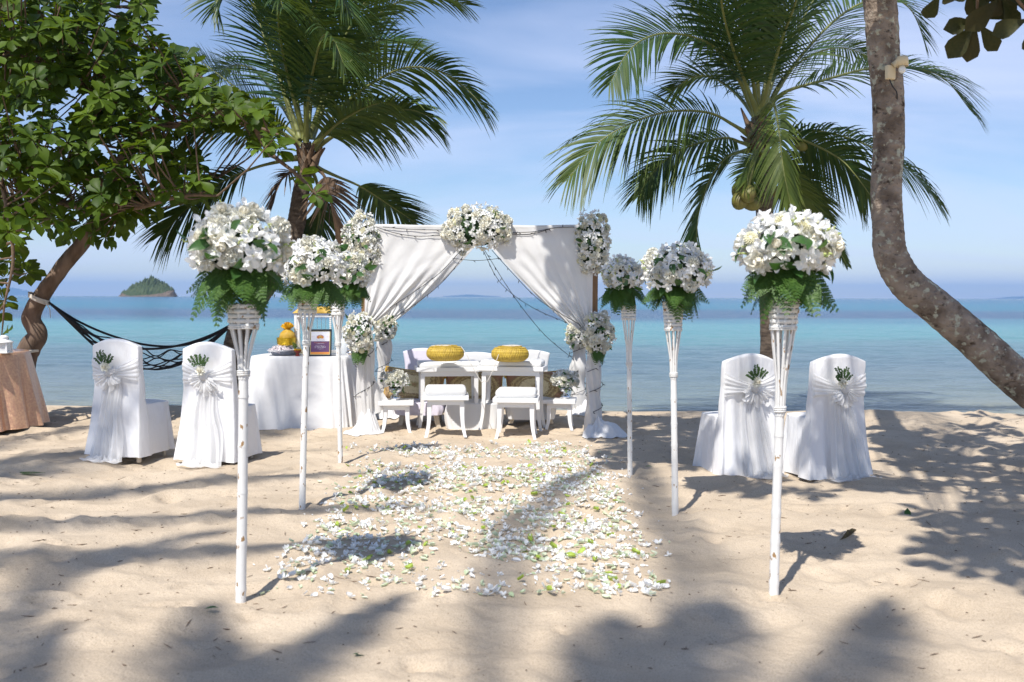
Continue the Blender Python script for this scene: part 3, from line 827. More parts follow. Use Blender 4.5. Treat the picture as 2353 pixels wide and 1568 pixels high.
for i, (p_, d_, kw) in enumerate(RP): fr(pr, gp2, PD2, p_, d_, seed=i + 101, **kw)
cm = MB(); cm.ball((0, 0, 0), .105, .105, .125, 14, 10, wob=lambda d: 1 + 0.06 * math.cos(3 * math.atan2(d.y, d.x)) * (1 - abs(d.z)) - 0.05 * max(0, d.z) ** 4)
cmesh = cm.mesh('coconut', M['coconut'])
for k, (u, v, d, s) in enumerate([(1700, 438, -.5, 1), (1716, 430, -.4, .9), (1700, 462, -.65, 1), (1720, 446, -.75, 1), (1726, 466, -.6, 1), (1708, 418, -.4, .85), (1778, 440, .1, .8), (1842, 334, -.2, .75)]):
    o = link('coconut', cmesh, pr); p = pt(u, v, PD2 + d); o.location = p - gp2; o.scale = (s, s, s); o.rotation_euler = (0.3 * k, 0.4 * (k % 3), k)
st = MB()
for (u, v, d) in [(1700, 436, -.5), (1720, 446, -.75), (1726, 464, -.6), (1778, 438, .1), (1712, 420, .05)]:
    st.tube(cat_curve([pt(1744, 350, PD2), pt((1744 + u) / 2, (350 + v) / 2 - 18, PD2 + d), pt(u, v - 14, PD2 + d)], 8), 0.014, 6)
st.build('coconut_stalk', M['rachis'], pr, org=gp2)
sp_ = MB(); sp_.tube([pt(1735, 385, PD2 - .2), pt(1728, 410, PD2 - .3), pt(1722, 440, PD2 - .3), pt(1722, 470, PD2 - .3)], [0.02, 0.045, 0.03, 0.004], 8)
sp_.build('flower_spathe', M['palmdead'], pr, org=gp2)

# ---- the bent leaning trunk beside the chairs, its crown above the picture
TD = 8.0
tp = [(2790, 1120), (2600, 1035), (2460, 958), (2353, 884), (2240, 782), (2150, 706), (2085, 652), (2048, 590), (2040, 520), (2036, 430), (2042, 330), (2040, 220), (2030, 110), (2022, 0), (2008, -120), (1990, -300), (1950, -700), (1900, -1700)]
tw = [94, 90, 87, 85, 81, 78, 77, 73, 69, 67, 68, 69, 70, 71, 72, 71, 69, 66]
tpts = [pt(u, v, TD) for u, v in tp]
tb = Vector((tpts[0].x, TD, hz(tpts[0].x, TD)))
tpts[0].z = tb.z - 0.1
bt = thing('coconut_palm', tb, 'thick grey palm trunk bent sharply upward beside the covered chairs', 'palm tree')
C = cat_curve(tpts, 260)
radv = [lin(i / 259 * 17, range(18), tw) * 0.5 / FOC * TD for i in range(260)]
mb = MB()
mb.tube(C, [r * (1 + 0.035 * (1 - ((i / 259 * 62 + 0.5 * float(vn(i * .05, 0, 3))) % 1.0)) ** 3) for i, r in enumerate(radv)], 40,
        wob=lambda t, th, p: 1 + 0.07 * float(vn(p.z * 4 + p.x * 3, th * 1.3, 12)) + 0.035 * float(vn(p.z * 22 + p.x * 14, math.cos(th) * 5 + math.sin(th) * 3, 14)) + 0.02 * float(vn(p.z * 60 + p.x * 40, math.cos(th) * 11 + 7 * math.sin(th), 15)))
mb.build('trunk', M['bark_big'], bt, org=tb)
top = C[-1]
for i in range(17):
    a = i * 2.399; el = R(66 - 4.4 * i); Lf = 3.6
    dv = Vector((math.cos(a) * math.cos(el), math.sin(a) * math.cos(el), math.sin(el)))
    hd = Vector((dv.x, dv.y, 0))
    P4 = [top, top + dv * 1.1, top + dv * 2.1 + Vector((0, 0, -.25)), top + dv * 2.9 + hd * .3 + Vector((0, 0, -.9)), top + dv * 3.3 + hd * .5 + Vector((0, 0, -1.7))]
    add_frond(bt, tb, P4, L=.6, n=44, droop=.7, seed=300 + i, tint=.15)

# ---- lamp fixed to the bent trunk
lp = pt(2052, 160, TD - 0.155)
lamp = thing('trunk_lamp', lp, 'cream plastic lamp with hooded bulb fixed to the bent trunk', 'lamp', rz=R(18), scale=.82)
q = MB(); q.box((-0.03, 0.0, -0.03), (0.095, 0.05, 0.135), 0.012); q.build('mounting_box', M['lampbox'], lamp)
q = MB(); q.tube([(-0.02, -0.02, 0.03), (0.03, -0.05, 0.07)], 0.03, 14); q.lathe([(0.012, 0.122), (0.045, 0.112), (0.056, 0.085), (0.057, 0.02), (0.050, 0.022), (0.049, 0.084), (0.03, 0.10)], 24, (0.055, -0.06, 0.0)); q.build('hood', M['lampbox'], lamp)
q = MB(); q.lathe([(0.018, 0.06), (0.022, 0.03), (0.034, -0.005), (0.031, -0.03), (0.015, -0.045), (0.0, -0.048)], 18, (0.055, -0.06, 0.0)); q.build('bulb', M['bulb'], lamp)
q = MB(); q.tube(cat_curve([(-0.04, 0, -0.09), (-0.02, -0.02, -0.16), (0.05, 0.0, -0.22), (0.085, 0.05, -0.33), (0.08, 0.09, -0.5)], 20), 0.006, 6); q.build('cable', M['cord'], lamp)

# ================================================================= broad-leaved trees (sea almond)
def leaf_grid(L, W, fold=0.12, curl=0.25, n=6, wav=0.0, g=None):
    """obovate leaf along +Y, face up; rows of three points"""
    rows = []
    for i in range(n + 1):
        t = i / n
        w = W * lin(t, [0, 0.12, 0.35, 0.62, 0.8, 0.93, 1], [0.06, 0.16, 0.52, 0.95, 1.0, 0.62, 0.05])
        z = -curl * L * t * t
        wv = (g.uniform(-wav, wav) if g and wav else 0)
        rows.append([(-w * 0.5, t * L, z + fold * w + wv), (0, t * L, z), (w * 0.5, t * L, z + fold * w - wv)])
    return np.array(rows)
def orient(d, up, roll=0.0):
    y = d.normalized(); x = y.cross(up)
    if x.length < 1e-3: x = Vector((1, 0, 0))
    x.normalize(); z = x.cross(y)
    m = Matrix((x, y, z)).transposed()
    return m @ Matrix.Rotation(roll, 3, 'Y')
LEAFV = []
for k in range(4):
    g = random.Random(k)
    LEAFV.append(leaf_grid(1.0, 0.52 + 0.05 * k, 0.10 + 0.05 * k, 0.12 + 0.09 * k, wav=0.02, g=g))
class Foliage:
    def __init__(s, mat_, cap): s.L = []; s.mat = mat_; s.cap = cap
    def rosette(s, p, ax, n, size, g, tint):
        ax = ax.normalized()
        ref = Vector((0, 0, 1)) if abs(ax.z) < .9 else Vector((1, 0, 0))
        a = (ref - ax * ref.dot(ax)).normalized(); c = ax.cross(a)
        ph = g.uniform(0, 6.28)
        for k in range(n):
            th = ph + k * 2.399
            tilt = g.uniform(0.12, 0.75) * (0.5 + k / n)
            d = (a * math.cos(th) + c * math.sin(th)) + ax * (0.75 - tilt) + Vector((0, 0, -0.10))
            s.L.append((p + d.normalized() * 0.02, orient(d, (ax * .8 + Vector((0, 0, .5))).normalized(), g.uniform(-.35, .35)), size * g.uniform(0.62, 1.12), g.randrange(4), min(1, max(0, tint + g.uniform(-.2, .3)))))
    def build(s, root, org, campos, label=None):
        L = sorted(s.L, key=lambda q: -q[2] / (q[0] - campos).length)
        meshes = {}
        for v in range(4):
            for ti in range(5):
                mb = MB(); mb.grid(LEAFV[v], tint=ti / 4 * 0.9); meshes[v, ti] = mb.mesh('leaf', s.mat)
        def visible(p):
            q = RM.transposed() @ (p - campos)
            if q.z > -0.2: return False
            return abs(q.x / -q.z) < 0.53 and abs(q.y / -q.z) < 0.36
        vis = [q for q in L if visible(q[0])]
        parts = vis[:s.cap]; ids = set(map(id, parts))
        for p, m3, sz, v, ti in parts:
            o = link('leaf', meshes[v, min(4, int(ti * 5))], root)
            o.matrix_local = Matrix.Translation(p - org) @ m3.to_4x4() @ Matrix.Diagonal((sz, sz, sz, 1))
        rest = [q for q in L if id(q) not in ids]
        if rest:
            V = []; Fc = []; T = []
            tpl = [np.array(x).reshape(-1, 3) for x in LEAFV]
            nrow = LEAFV[0].shape[0]
            fidx = np.array([(i * 3 + j, (i + 1) * 3 + j, (i + 1) * 3 + j + 1, i * 3 + j + 1) for i in range(nrow - 1) for j in range(2)])
            base = 0
            for p, m3, sz, v, ti in rest:
                A = tpl[v] @ np.array(m3.transposed()) * sz + np.array(p - org)
                V.append(A); Fc.append(fidx + base); T += [ti] * len(fidx); base += len(A)
            me = bpy.data.meshes.new('foliage'); me.from_pydata(np.concatenate(V).tolist(), [], np.concatenate(Fc).tolist())
            me.materials.append(s.mat); me.polygons.foreach_set('use_smooth', [True] * len(me.polygons))
            at = me.attributes.new('tint', 'FLOAT', 'FACE'); at.data.foreach_set('value', np.array(T, np.float32))
            o = link('foliage', me, root); o['kind'] = 'stuff'
CAMP = Vector((0, 0, CAM_H))
def inpoly(x, y, P):
    c = False; j = len(P) - 1
    for i in range(len(P)):
        if (P[i][1] > y) != (P[j][1] > y) and x < (P[j][0] - P[i][0]) * (y - P[i][1]) / (P[j][1] - P[i][1]) + P[i][0]: c = not c
        j = i
    return c

# ---- the sea almond on the left, hammock tied to it
AD = 11.2
ab = Vector((pt(35, 1000, AD).x, AD, 0)); ab.z = hz(ab.x, ab.y) - 0.05
al = thing('almond_tree', ab, 'broad-leaved tree with crooked trunk and glossy rounded leaves, hammock rope round it', 'tree')
mb = MB()
trunk = cat_curve([ab, pt(45, 900, AD), pt(62, 815, AD), pt(86, 770, AD), pt(72, 730, AD), pt(96, 680, AD), pt(145, 612, AD), pt(196, 550, AD), pt(240, 480, AD), pt(283, 361, AD), pt(320, 300, AD)], 90)
mb.tube(trunk, [lin(i / 89, [0, .25, .36, .55, .8, 1], [.14, .115, .105, .085, .07, .05]) for i in range(90)], 18, wob=lambda t, th, p: 1 + 0.22 * float(vn(p.z * 5, math.cos(th) * 1.6 + 4, 21)) + 0.1 * float(vn(p.z * 14, math.sin(th) * 3, 22)))
mb.build('trunk', M['bark_almond'], al, org=ab)
BR = [[(320, 300, 0), (295, 250, .1), (246, 180, .2), (176, 98, .2), (103, 41, .1), (30, -8, 0)],
      [(295, 246, .1), (230, 217, -.2), (164, 180, -.4), (82, 140, -.5), (-20, 110, -.6)],
      [(320, 302, 0), (410, 287, -.2), (492, 275, -.3), (583, 291, -.4), (640, 310, -.4)],
      [(240, 480, 0), (290, 478, -.4), (330, 474, -.7), (420, 450, -.9), (500, 450, -1.0)],
      [(283, 361, 0), (340, 330, .4), (420, 360, .7), (500, 410, .8)],
      [(260, 430, 0), (180, 400, -.3), (90, 380, -.6), (0, 400, -.8), (-80, 420, -.9)],
      [(240, 480, 0), (150, 470, .4), (70, 450, .6), (0, 470, .7)],
      [(583, 291, -.4), (620, 350, -.4), (680, 400, -.4), (730, 450, -.4)],
      [(246, 180, .2), (290, 110, .1), (310, 50, 0), (330, -20, -.1)],
      [(176, 98, .2), (210, 30, .5), (240, -40, .6)],
      [(0, 400, -.8), (20, 500, -.9), (30, 600, -.9), (10, 700, -.9)],
      [(320, 300, 0), (390, 200, .3), (440, 160, .4)]]
bpts = []
for k, b in enumerate(BR):
    c = cat_curve([pt(u, v, AD + d) for u, v, d in b], 26)
    bpts += c
    mb = MB(); mb.tube(c, [lin(i / 25, [0, 1], [.045 if k < 7 else .028, .012]) for i in range(26)], 8)
    mb.build('branch', M['twig'], al, org=ab)
OUT = [(-70, -60), (330, -60), (335, 60), (395, 105), (455, 145), (475, 200), (560, 225), (620, 264), (640, 312), (620, 345), (590, 340), (550, 308), (470, 300), (440, 335), (470, 395), (510, 440), (490, 465), (450, 480), (440, 478), (380, 480), (310, 508), (265, 555), (205, 545), (120, 535), (80, 508), (40, 500), (15, 545), (-70, 660)]
EXTRA = [(30, 560), (52, 610), (62, 628), (12, 640), (8, 690), (-10, 720), (4, 770), (690, 405), (722, 446), (640, 345), (20, 600)]
HOLES = [(175, 225, 22), (60, 260, 24), (150, 245, 18), (30, 440, 22), (240, 350, 18), (335, 410, 16), (420, 330, 18), (110, 330, 12), (365, 250, 12), (160, 440, 16), (270, 30, 20), (90, 20, 14)]
fo = Foliage(M['almond'], 290)
g = random.Random(3)
spots = [(u, v, g.uniform(-.8, .2)) for u, v in EXTRA]
tries = 0
while len(spots) < 640 and tries < 14000:
    tries += 1
    u, v = g.uniform(-70, 670), g.uniform(-60, 660)
    if not inpoly(u, v, OUT): continue
    if any((u - a) ** 2 + (v - b) ** 2 < (r + 12) ** 2 for a, b, r in HOLES): continue
    d = g.uniform(-1.3, 1.2)
    if any((u - a) ** 2 + (v - b) ** 2 < 15 ** 2 and abs(d - e) < .6 for a, b, e in spots): continue
    spots.append((u, v, d))
tw_ = MB()
for u, v, d in spots:
    p = pt(u, v, AD + d)
    nb = min(bpts, key=lambda q: (q - p).length)
    away = (p - nb)
    ax = (away.normalized() * 0.7 + Vector((g.uniform(-.4, .4), g.uniform(-.6, .2), 0.55))).normalized()
    fo.rosette(p, ax, g.randint(7, 11), 0.178, g, g.uniform(0.0, 0.55) + (0.25 if u > 560 else 0))
    mid = nb.lerp(p, .55) + Vector((0, 0, -.05 * away.length))
    tw_.tube([nb, mid, p], [0.012, 0.009, 0.006], 5, cap=False)
tw_.build('twigs', M['twig'], al, org=ab)['kind'] = 'stuff'
fo.build(al, ab, CAMP)

# ---- the sea almond overhead on the right, only drooping leaves in view; it shades the sand
ob = Vector((6.3, 2.6, hz(6.3, 2.6) - 0.05))
ot = thing('almond_tree', ob, 'tree with large dull olive leaves drooping over the beach beside the bent trunk', 'tree')
mb = MB()
t2 = cat_curve([ob, Vector((6.2, 2.7, 1.6)), Vector((5.8, 2.9, 3.2)), Vector((5.2, 3.3, 4.6)), Vector((4.6, 3.8, 5.6))], 40)
mb.tube(t2, [lin(i / 39, [0, 1], [.2, .1]) for i in range(40)], 16, wob=lambda t, th, p: 1 + 0.2 * float(vn(p.z * 4, math.cos(th) * 2, 25)))
mb.build('trunk', M['bark_almond'], ot, org=ob)
OB = [[(5.8, 2.9, 3.2), (4.6, 3.6, 3.75), (3.4, 4.4, 3.7), (2.5, 4.9, 3.3), (2.3, 5.0, 3.0)],
      [(5.2, 3.3, 4.6), (4.2, 4.8, 5.0), (3.0, 6.2, 5.0), (1.6, 7.2, 5.0), (0.6, 7.4, 5.2)],
      [(5.2, 3.3, 4.6), (4.6, 4.8, 4.9), (4.0, 6.4, 4.9), (3.4, 7.6, 4.9)],
      [(4.6, 3.8, 5.6), (3.4, 4.6, 6.1), (2.0, 5.2, 6.2), (0.6, 5.6, 6.1)],
      [(5.8, 2.9, 3.2), (6.0, 4.2, 4.2), (5.2, 5.6, 4.7), (4.6, 6.8, 4.8)]]
ob_pts = []
for b in OB:
    c = cat_curve([Vector(p) for p in b], 24); ob_pts += c
    mb = MB(); mb.tube(c, [lin(i / 23, [0, 1], [.05, .012]) for i in range(24)], 8); mb.build('branch', M['twig'], ot, org=ob)
fo2 = Foliage(M['olive_leaf'], 200)
g = random.Random(12)
rs = [(pt(2165, -22, 5.6), .9), (pt(2245, 48, 5.6), 1), (pt(2300, -10, 5.4), 1), (pt(2372, 40, 5.3), 1), (pt(2340, -50, 5.4), 1), (pt(2230, -50, 5.6), 1), (pt(2430, -10, 5.3), 1)]
def shaded_by(p, H):
    """the place at height H whose shadow falls on ground point p"""
    return Vector((p.x - SH.x * H, p.y - SH.y * H, p.z + H))
def out_of_view(p, mrg=0.02):
    q = RM.transposed() @ (p - CAMP)
    return q.z > -0.1 or q.y / -q.z > 0.343 + mrg or abs(q.x / -q.z) > 0.515 + mrg
for p, s in rs:
    nb = min(ob_pts, key=lambda q: (q - p).length)
    fo2.rosette(p, Vector((g.uniform(-.3, .1), g.uniform(-.5, 0), -0.35)), g.randint(5, 6), 0.215 * s, g, g.uniform(0, .5))
tw2 = MB()
for p, s in rs:
    nb = min(ob_pts, key=lambda q: (q - p).length)
    tw2.tube([nb, nb.lerp(p, .5) + Vector((0, 0, .05)), p], [.014, .01, .007], 5, cap=False)
SHADE = [([(2000, 985), (2353, 955), (2500, 960), (2500, 1150), (2353, 1135), (2200, 1120), (2060, 1065)], 80, (4.4, 5.2), .24),
         ([(2110, 1150), (2353, 1140), (2500, 1140), (2500, 1380), (2353, 1350), (2210, 1310), (2110, 1230)], 36, (5.6, 6.6), .26),
         ([(1370, 962), (1650, 968), (1630, 1085), (1560, 1078), (1400, 1070)], 85, (4.9, 5.6), .26),
         ([(1640, 1085), (2050, 1090), (2150, 1130), (1900, 1150), (1660, 1130)], 26, (6.0, 6.8), .22)]
for poly, n_, (h0, h1), sz in SHADE:
    us = [q[0] for q in poly]; vs = [q[1] for q in poly]
    k = 0; tr = 0
    while k < n_ and tr < n_ * 60:
        tr += 1
        u, v = g.uniform(min(us), max(us)), g.uniform(min(vs), max(vs))
        if not inpoly(u, v, poly): continue
        gp_ = gr(u, v); H = g.uniform(h0, h1)
        p = shaded_by(gp_, H)
        if not out_of_view(p, .035): continue
        k += 1
        fo2.rosette(p, Vector((g.uniform(-.3, .3), g.uniform(-.3, .3), .8)), g.randint(6, 9), sz, g, g.uniform(0, .4))
        nb = min(ob_pts, key=lambda q: (q - p).length)
        tw2.tube([nb, nb.lerp(p, .5) + Vector((0, 0, .06)), p], [.013, .01, .006], 5, cap=False)
for k in range(44):
    if k < 26: u, v = 2040 + g.uniform(-30, 30), g.uniform(185, 430)
    else: u = g.uniform(2090, 2360); v = 655 + (u - 2085) * .86 + g.uniform(-40, 30)
    p = shaded_by(pt(u, v, TD), g.uniform(2.3, 3.2) if k < 26 else g.uniform(3.4, 4.4))
    if not out_of_view(p, .03): continue
    fo2.rosette(p, Vector((g.uniform(-.3, .3), g.uniform(-.3, .3), .8)), g.randint(6, 9), .22, g, g.uniform(0, .4))
    nb = min(ob_pts, key=lambda q: (q - p).length)
    tw2.tube([nb, nb.lerp(p, .5) + Vector((0, 0, .06)), p], [.013, .01, .006], 5, cap=False)
tw2.build('twigs', M['twig'], ot, org=ob)['kind'] = 'stuff'
fo2.build(ot, ob, CAMP)

# ---- palms standing behind the photographer; their crowns throw the long shadows on the sand
def shade_palm(label, base, ctr, H, targets, seed):
    base = Vector((base[0], base[1], hz(*base) - 0.05))
    crown = shaded_by(Vector((ctr[0], ctr[1], 0)), H)
    t = thing('coconut_palm', base, label, 'palm tree')
    palm_trunk(t, base, [base, base.lerp(crown, .35) + Vector((-.25, 0, 0)), base.lerp(crown, .7) + Vector((-.2, 0, 0)), crown], 0.17, 0.11, M['bark_palm'], ring=50, seed=seed)
    for i, (tx, ty, L, dr) in enumerate(targets):
        path = []
        way = cat_curve([Vector((ctr[0], ctr[1], 0))] + [Vector((a_, b_, 0)) for a_, b_ in tx], 7) if ty is None else [Vector((ctr[0] + (tx - ctr[0]) * s, ctr[1] + (ty - ctr[1]) * s, 0)) for s in np.linspace(0, 1, 7)]
        for k_, wp in enumerate(way):
            s = k_ / 6
            Hs = H + 0.9 * math.sin(math.pi * s * 0.75) - 1.5 * s * s
            path.append(shaded_by(wp, Hs))
        add_frond(t, base, path, L=L, n=60, droop=dr, seed=seed * 50 + i, tint=.2, w=.04, roll=R(62) if L < .205 else R(32))
    return t
def G(u, v):
    p = gr(u, v); return (p.x, p.y)
AC = (0.05, 2.1)
tl = [([(-.10, 3.6), (-.06, 4.97), (.13, 6.5), (.82, 8.3)], None, .32, .8),
      ([(.55, 3.7), (.90, 4.8), (.96, 5.8), (1.0, 7.3), (1.15, 8.8)], None, .38, .8),
      ([(.45, 3.4), (.75, 4.0), (1.0, 4.45)], None, .42, .8),
      ([(.2, 3.1), (.35, 3.8), (.5, 4.3)], None, .34, .8),
      ([(.9, 3.2), (1.4, 3.9), (1.75, 4.6)], None, .32, .8),
      ([(-.85, 3.1), (-.78, 3.9), (-.50, 4.6)], None, .32, .8),
      ([(-1.0, 3.0), (-1.25, 3.8), (-1.35, 4.5)], None, .42, .8),
      ([(-.6, 2.8), (-.95, 3.4), (-1.1, 4.0)], None, .38, .8), ([(-1.2, 2.8), (-1.7, 3.4), (-1.9, 4.2)], None, .38, .8),
      ([(-1.3, 2.9), (-1.9, 3.7), (-2.3, 4.5), (-2.2, 5.2), (-1.7, 5.9)], None, .40, .8),
      ([(-1.5, 2.6), (-2.4, 3.3), (-3.2, 3.9)], None, .34, .8)]
tl += [(.05 + 4 * math.cos(a), 2.0 + 4 * math.sin(a), .6, .7) for a in (2.9, 3.5, 4.1, 4.7, 5.2, 5.7)]
shade_palm('tall coconut palm rising behind the place the picture is taken from', (-4.0, -7.2), AC, 13.0, tl, 6)
TB = [([(-4.0, 5.0), (-2.4, 5.25), (-.62, 5.62)], None, .28, .9), ([(-4.2, 5.6), (-2.4, 6.15), (-.5, 6.6)], None, .24, .9), ([(-4.2, 6.3), (-2.7, 7.2), (-.8, 8.0)], None, .24, .9),
      ([(-4.6, 6.4), (-3.4, 6.75), (-1.75, 7.95)], None, .13, .9), ([(-4.6, 7.2), (-3.2, 8.4), (-1.6, 8.9)], None, .13, .9),
      (*G(560, 990), .34, .8), (*G(250, 975), .5, .8), (*G(830, 962), .8, .8), (*G(690, 985), .7, .8)]
TB += [(-6.4 + 4 * math.cos(a), 4.6 + 4 * math.sin(a), .6, .7) for a in (1.9, 2.5, 3.1, 3.7, 4.3, 4.9)]
shade_palm('coconut palm standing beyond the rose gold table, out on the open sand', (-10.4, -3.6), (-6.4, 4.6), 12.0, TB, 7)

# ================================================================= flower kit (shared meshes)
def petal_grid(L, W, cup, curl, n=5, m=3, tip=0.5, base=0.25):
    """petal from the origin along +Y, hollow side +Z"""
    rows = []
    for i in range(n + 1):
        t = i / n
        w = W * lin(t, [0, 0.3, 0.62, 0.85, 1], [base, 0.8, 1, 0.82, 0.2 * tip + .06])
        row = []
        for j in range(m + 1):
            q = j / m * 2 - 1
            row.append((q * w * 0.5, L * (t - 0.06 * q * q * t), cup * W * q * q * 0.5 + curl * L * t * t))
        rows.append(row)
    return np.array(rows)
def place(P, mtx):
    A = P.reshape(-1, 3)
    A = np.c_[A, np.ones(len(A))] @ np.array(mtx).T
    return A[:, :3].reshape(P.shape)
def RX(a): return Matrix.Rotation(a, 4, 'X')
def RY(a): return Matrix.Rotation(a, 4, 'Y')
def RZ(a): return Matrix.Rotation(a, 4, 'Z')
def TR(x, y, z): return Matrix.Translation((x, y, z))

def two_mat(name, mb1, m1, mb2, m2):
    me = bpy.data.meshes.new(name)
    n1 = len(mb1.v)
    me.from_pydata(mb1.v + mb2.v, [], mb1.f + [tuple(i + n1 for i in f) for f in mb2.f])
    me.materials.append(m1); me.materials.append(m2)
    me.polygons.foreach_set('material_index', [0] * len(mb1.f) + [1] * len(mb2.f))
    me.polygons.foreach_set('use_smooth', [True] * len(me.polygons))
    me.update()
    return me
def orchid_mesh(seed):
    """face up (+Z), radius about 1"""
    g = random.Random(seed)
    a = MB(); b = MB()
    for k, (ang, L, W) in enumerate([(90, 1.0, .50), (210, 1.0, .50), (330, 1.0, .50), (25, .98, .80), (155, .98, .80)]):
        P = petal_grid(L * g.uniform(.92, 1.05), W * g.uniform(.9, 1.1), g.uniform(.1, .4), g.uniform(-.45, .12), tip=.7 if k < 3 else 1.4)
        a.grid(place(P, RZ(R(ang - 90 + g.uniform(-10, 10))) @ RX(R(g.uniform(4, 26)))))
    P = petal_grid(.62, .62, 1.2, .55, n=4)
    a.grid(place(P, TR(0, 0, .06) @ RZ(R(180)) @ RX(R(48))))
    b.ball((0, -.06, .12), .12, .14, .13, 8, 5)
    return two_mat('orchid_flower', a, M['petal'], b, M['lip'])
def rose_mesh(seed):
    g = random.Random(seed)
    a = MB(); b = MB()
    for ring, (n, r, h, tilt, L, W) in enumerate([(3, .06, .38, 92, .55, .6), (4, .14, .32, 84, .62, .72), (5, .26, .22, 72, .70, .80), (6, .40, .08, 54, .74, .86), (7, .5, -.05, 30, .72, .86)]):
        for k in range(n):
            P = petal_grid(L, W, .75, .20 if ring < 3 else -.42, n=5, m=4, tip=2.2)
            Mx = RZ(2 * math.pi * (k + .5 * (ring % 2)) / n + g.uniform(-.15, .15)) @ TR(0, r * .7, h - .35) @ RX(R(tilt + g.uniform(-6, 6)))
            (b if ring < 3 else a).grid(place(P, Mx))
    return two_mat('rose', a, M['ivory'], b, M['cream'])
def pompon_mesh(seed):
    g = random.Random(seed); a = MB(); b = MB()
    b.ball((0, 0, .35), .62, .62, .55, 12, 8)
    for k in range(90):
        z = 1 - 1.55 * (k + .5) / 90; ph = k * 2.39996
        rr = math.sqrt(max(0, 1 - z * z))
        d = Vector((rr * math.cos(ph), rr * math.sin(ph), z))
        P = petal_grid(.42, .26, .8, .55, n=2, m=2, tip=1.8)
        m3 = orient((d * .75 + Vector((0, 0, .55))), d).to_4x4()
        a.grid(place(P, TR(*(d * .56 + Vector((0, 0, .32)))) @ m3))
    return two_mat('pompon_flower', a, M['cream2'], b, M['cream2'])
def ruffle_mesh(seed):
    g = random.Random(seed); a = MB()
    for k in range(44):
        z = 1 - 1.15 * (k + .5) / 44; ph = k * 2.39996
        rr = math.sqrt(max(0, 1 - z * z)); d = Vector((rr * math.cos(ph), rr * math.sin(ph), z))
        P = petal_grid(.62, .62, .2, -.2, n=3, m=4, tip=3)
        P[2:, ::2, 2] += .09; P[2:, 1::2, 2] -= .09
        m3 = orient(d + Vector((g.uniform(-.3, .3), g.uniform(-.3, .3), g.uniform(0, .3))), Vector((g.uniform(-1, 1), g.uniform(-1, 1), .3))).to_4x4()
        a.grid(place(P, TR(*(d * .36)) @ m3 @ RY(g.uniform(-1.2, 1.2))))
    return a.mesh('ruffled_flower', M['ivory'])
def bud_mesh():
    a = MB(); g = random.Random(2)
    stem = cat_curve([(0, 0, 0), (.1, 0, .8), (-.05, .1, 1.6), (.3, .2, 2.3)], 12)
    a.tube(stem, [.07] * 12, 5)
    for k, t in enumerate((4, 7, 9, 11)):
        p = stem[t] + Vector((.22 * (-1) ** k, .12, .05)); a.ball(p, .22 - .03 * k, .22 - .03 * k, .40 - .05 * k, 8, 6)
    return a.mesh('orchid_bud', M['bud'])
def fern_mesh(seed):
    """leatherleaf fern along +Y, length 1, drooping"""
    g = random.Random(seed); a = MB()
    C = [Vector((.05 * math.sin(2 * t), t, -.10 * t * t)) for t in np.linspace(0, 1, 16)]
    a.tube(C, [.012 * (1 - .8 * k / 15) for k in range(16)], 4, cap=False)
    for k in range(10):
        t = .08 + .90 * k / 9
        p = Vector((.05 * math.sin(2 * t), t, -.1 * t * t))
        Lp = .34 * lin(t, [0, .2, .5, 1], [.8, 1, .75, .12])
        for sg in (-1, 1):
            d = Vector((sg * .86, .5, -.12)).normalized()
            nl = 5
            for i in range(nl):
                s = (i + .4) / nl
                q = p + d * (Lp * s) + Vector((0, 0, -.12 * s * s * Lp))
                ll = Lp * .34 * (1.1 - s * .7) + .014
                for s2 in (-1, 1):
                    e = (d * .75 + Vector((-d.y, d.x, 0)) * (s2 * .8) + Vector((0, 0, g.uniform(-.25, .1)))).normalized()
                    nrm = Vector((0, 0, 1)).cross(e) * (ll * .36)
                    a.poly([q, q + e * ll * .5 + nrm, q + e * ll, q + e * ll * .5 - nrm])
    return a.mesh('fern_leaf', M['fern'], smooth=False)
def ovleaf_mesh(k):
    P = leaf_grid(1.0, .5, .16, .18 + .1 * k, n=6)
    P = np.array([[(x * lin(i / 6, [0, .25, .5, .8, 1], [1, 1.8, 1.25, .62, .6]), y, z) for x, y, z in row] for i, row in enumerate(P.tolist())])
    a = MB(); a.grid(P); return a.mesh('leaf', M['leafdark'])
ORCH = [orchid_mesh(k) for k in range(5)]
ROSE = [rose_mesh(k) for k in range(2)]
POMP = [pompon_mesh(k) for k in range(2)]
RUFF = [ruffle_mesh(k) for k in range(2)]
BUD = bud_mesh()
FERN = [fern_mesh(k) for k in range(3)]
OVL = [ovleaf_mesh(k) for k in range(3)]

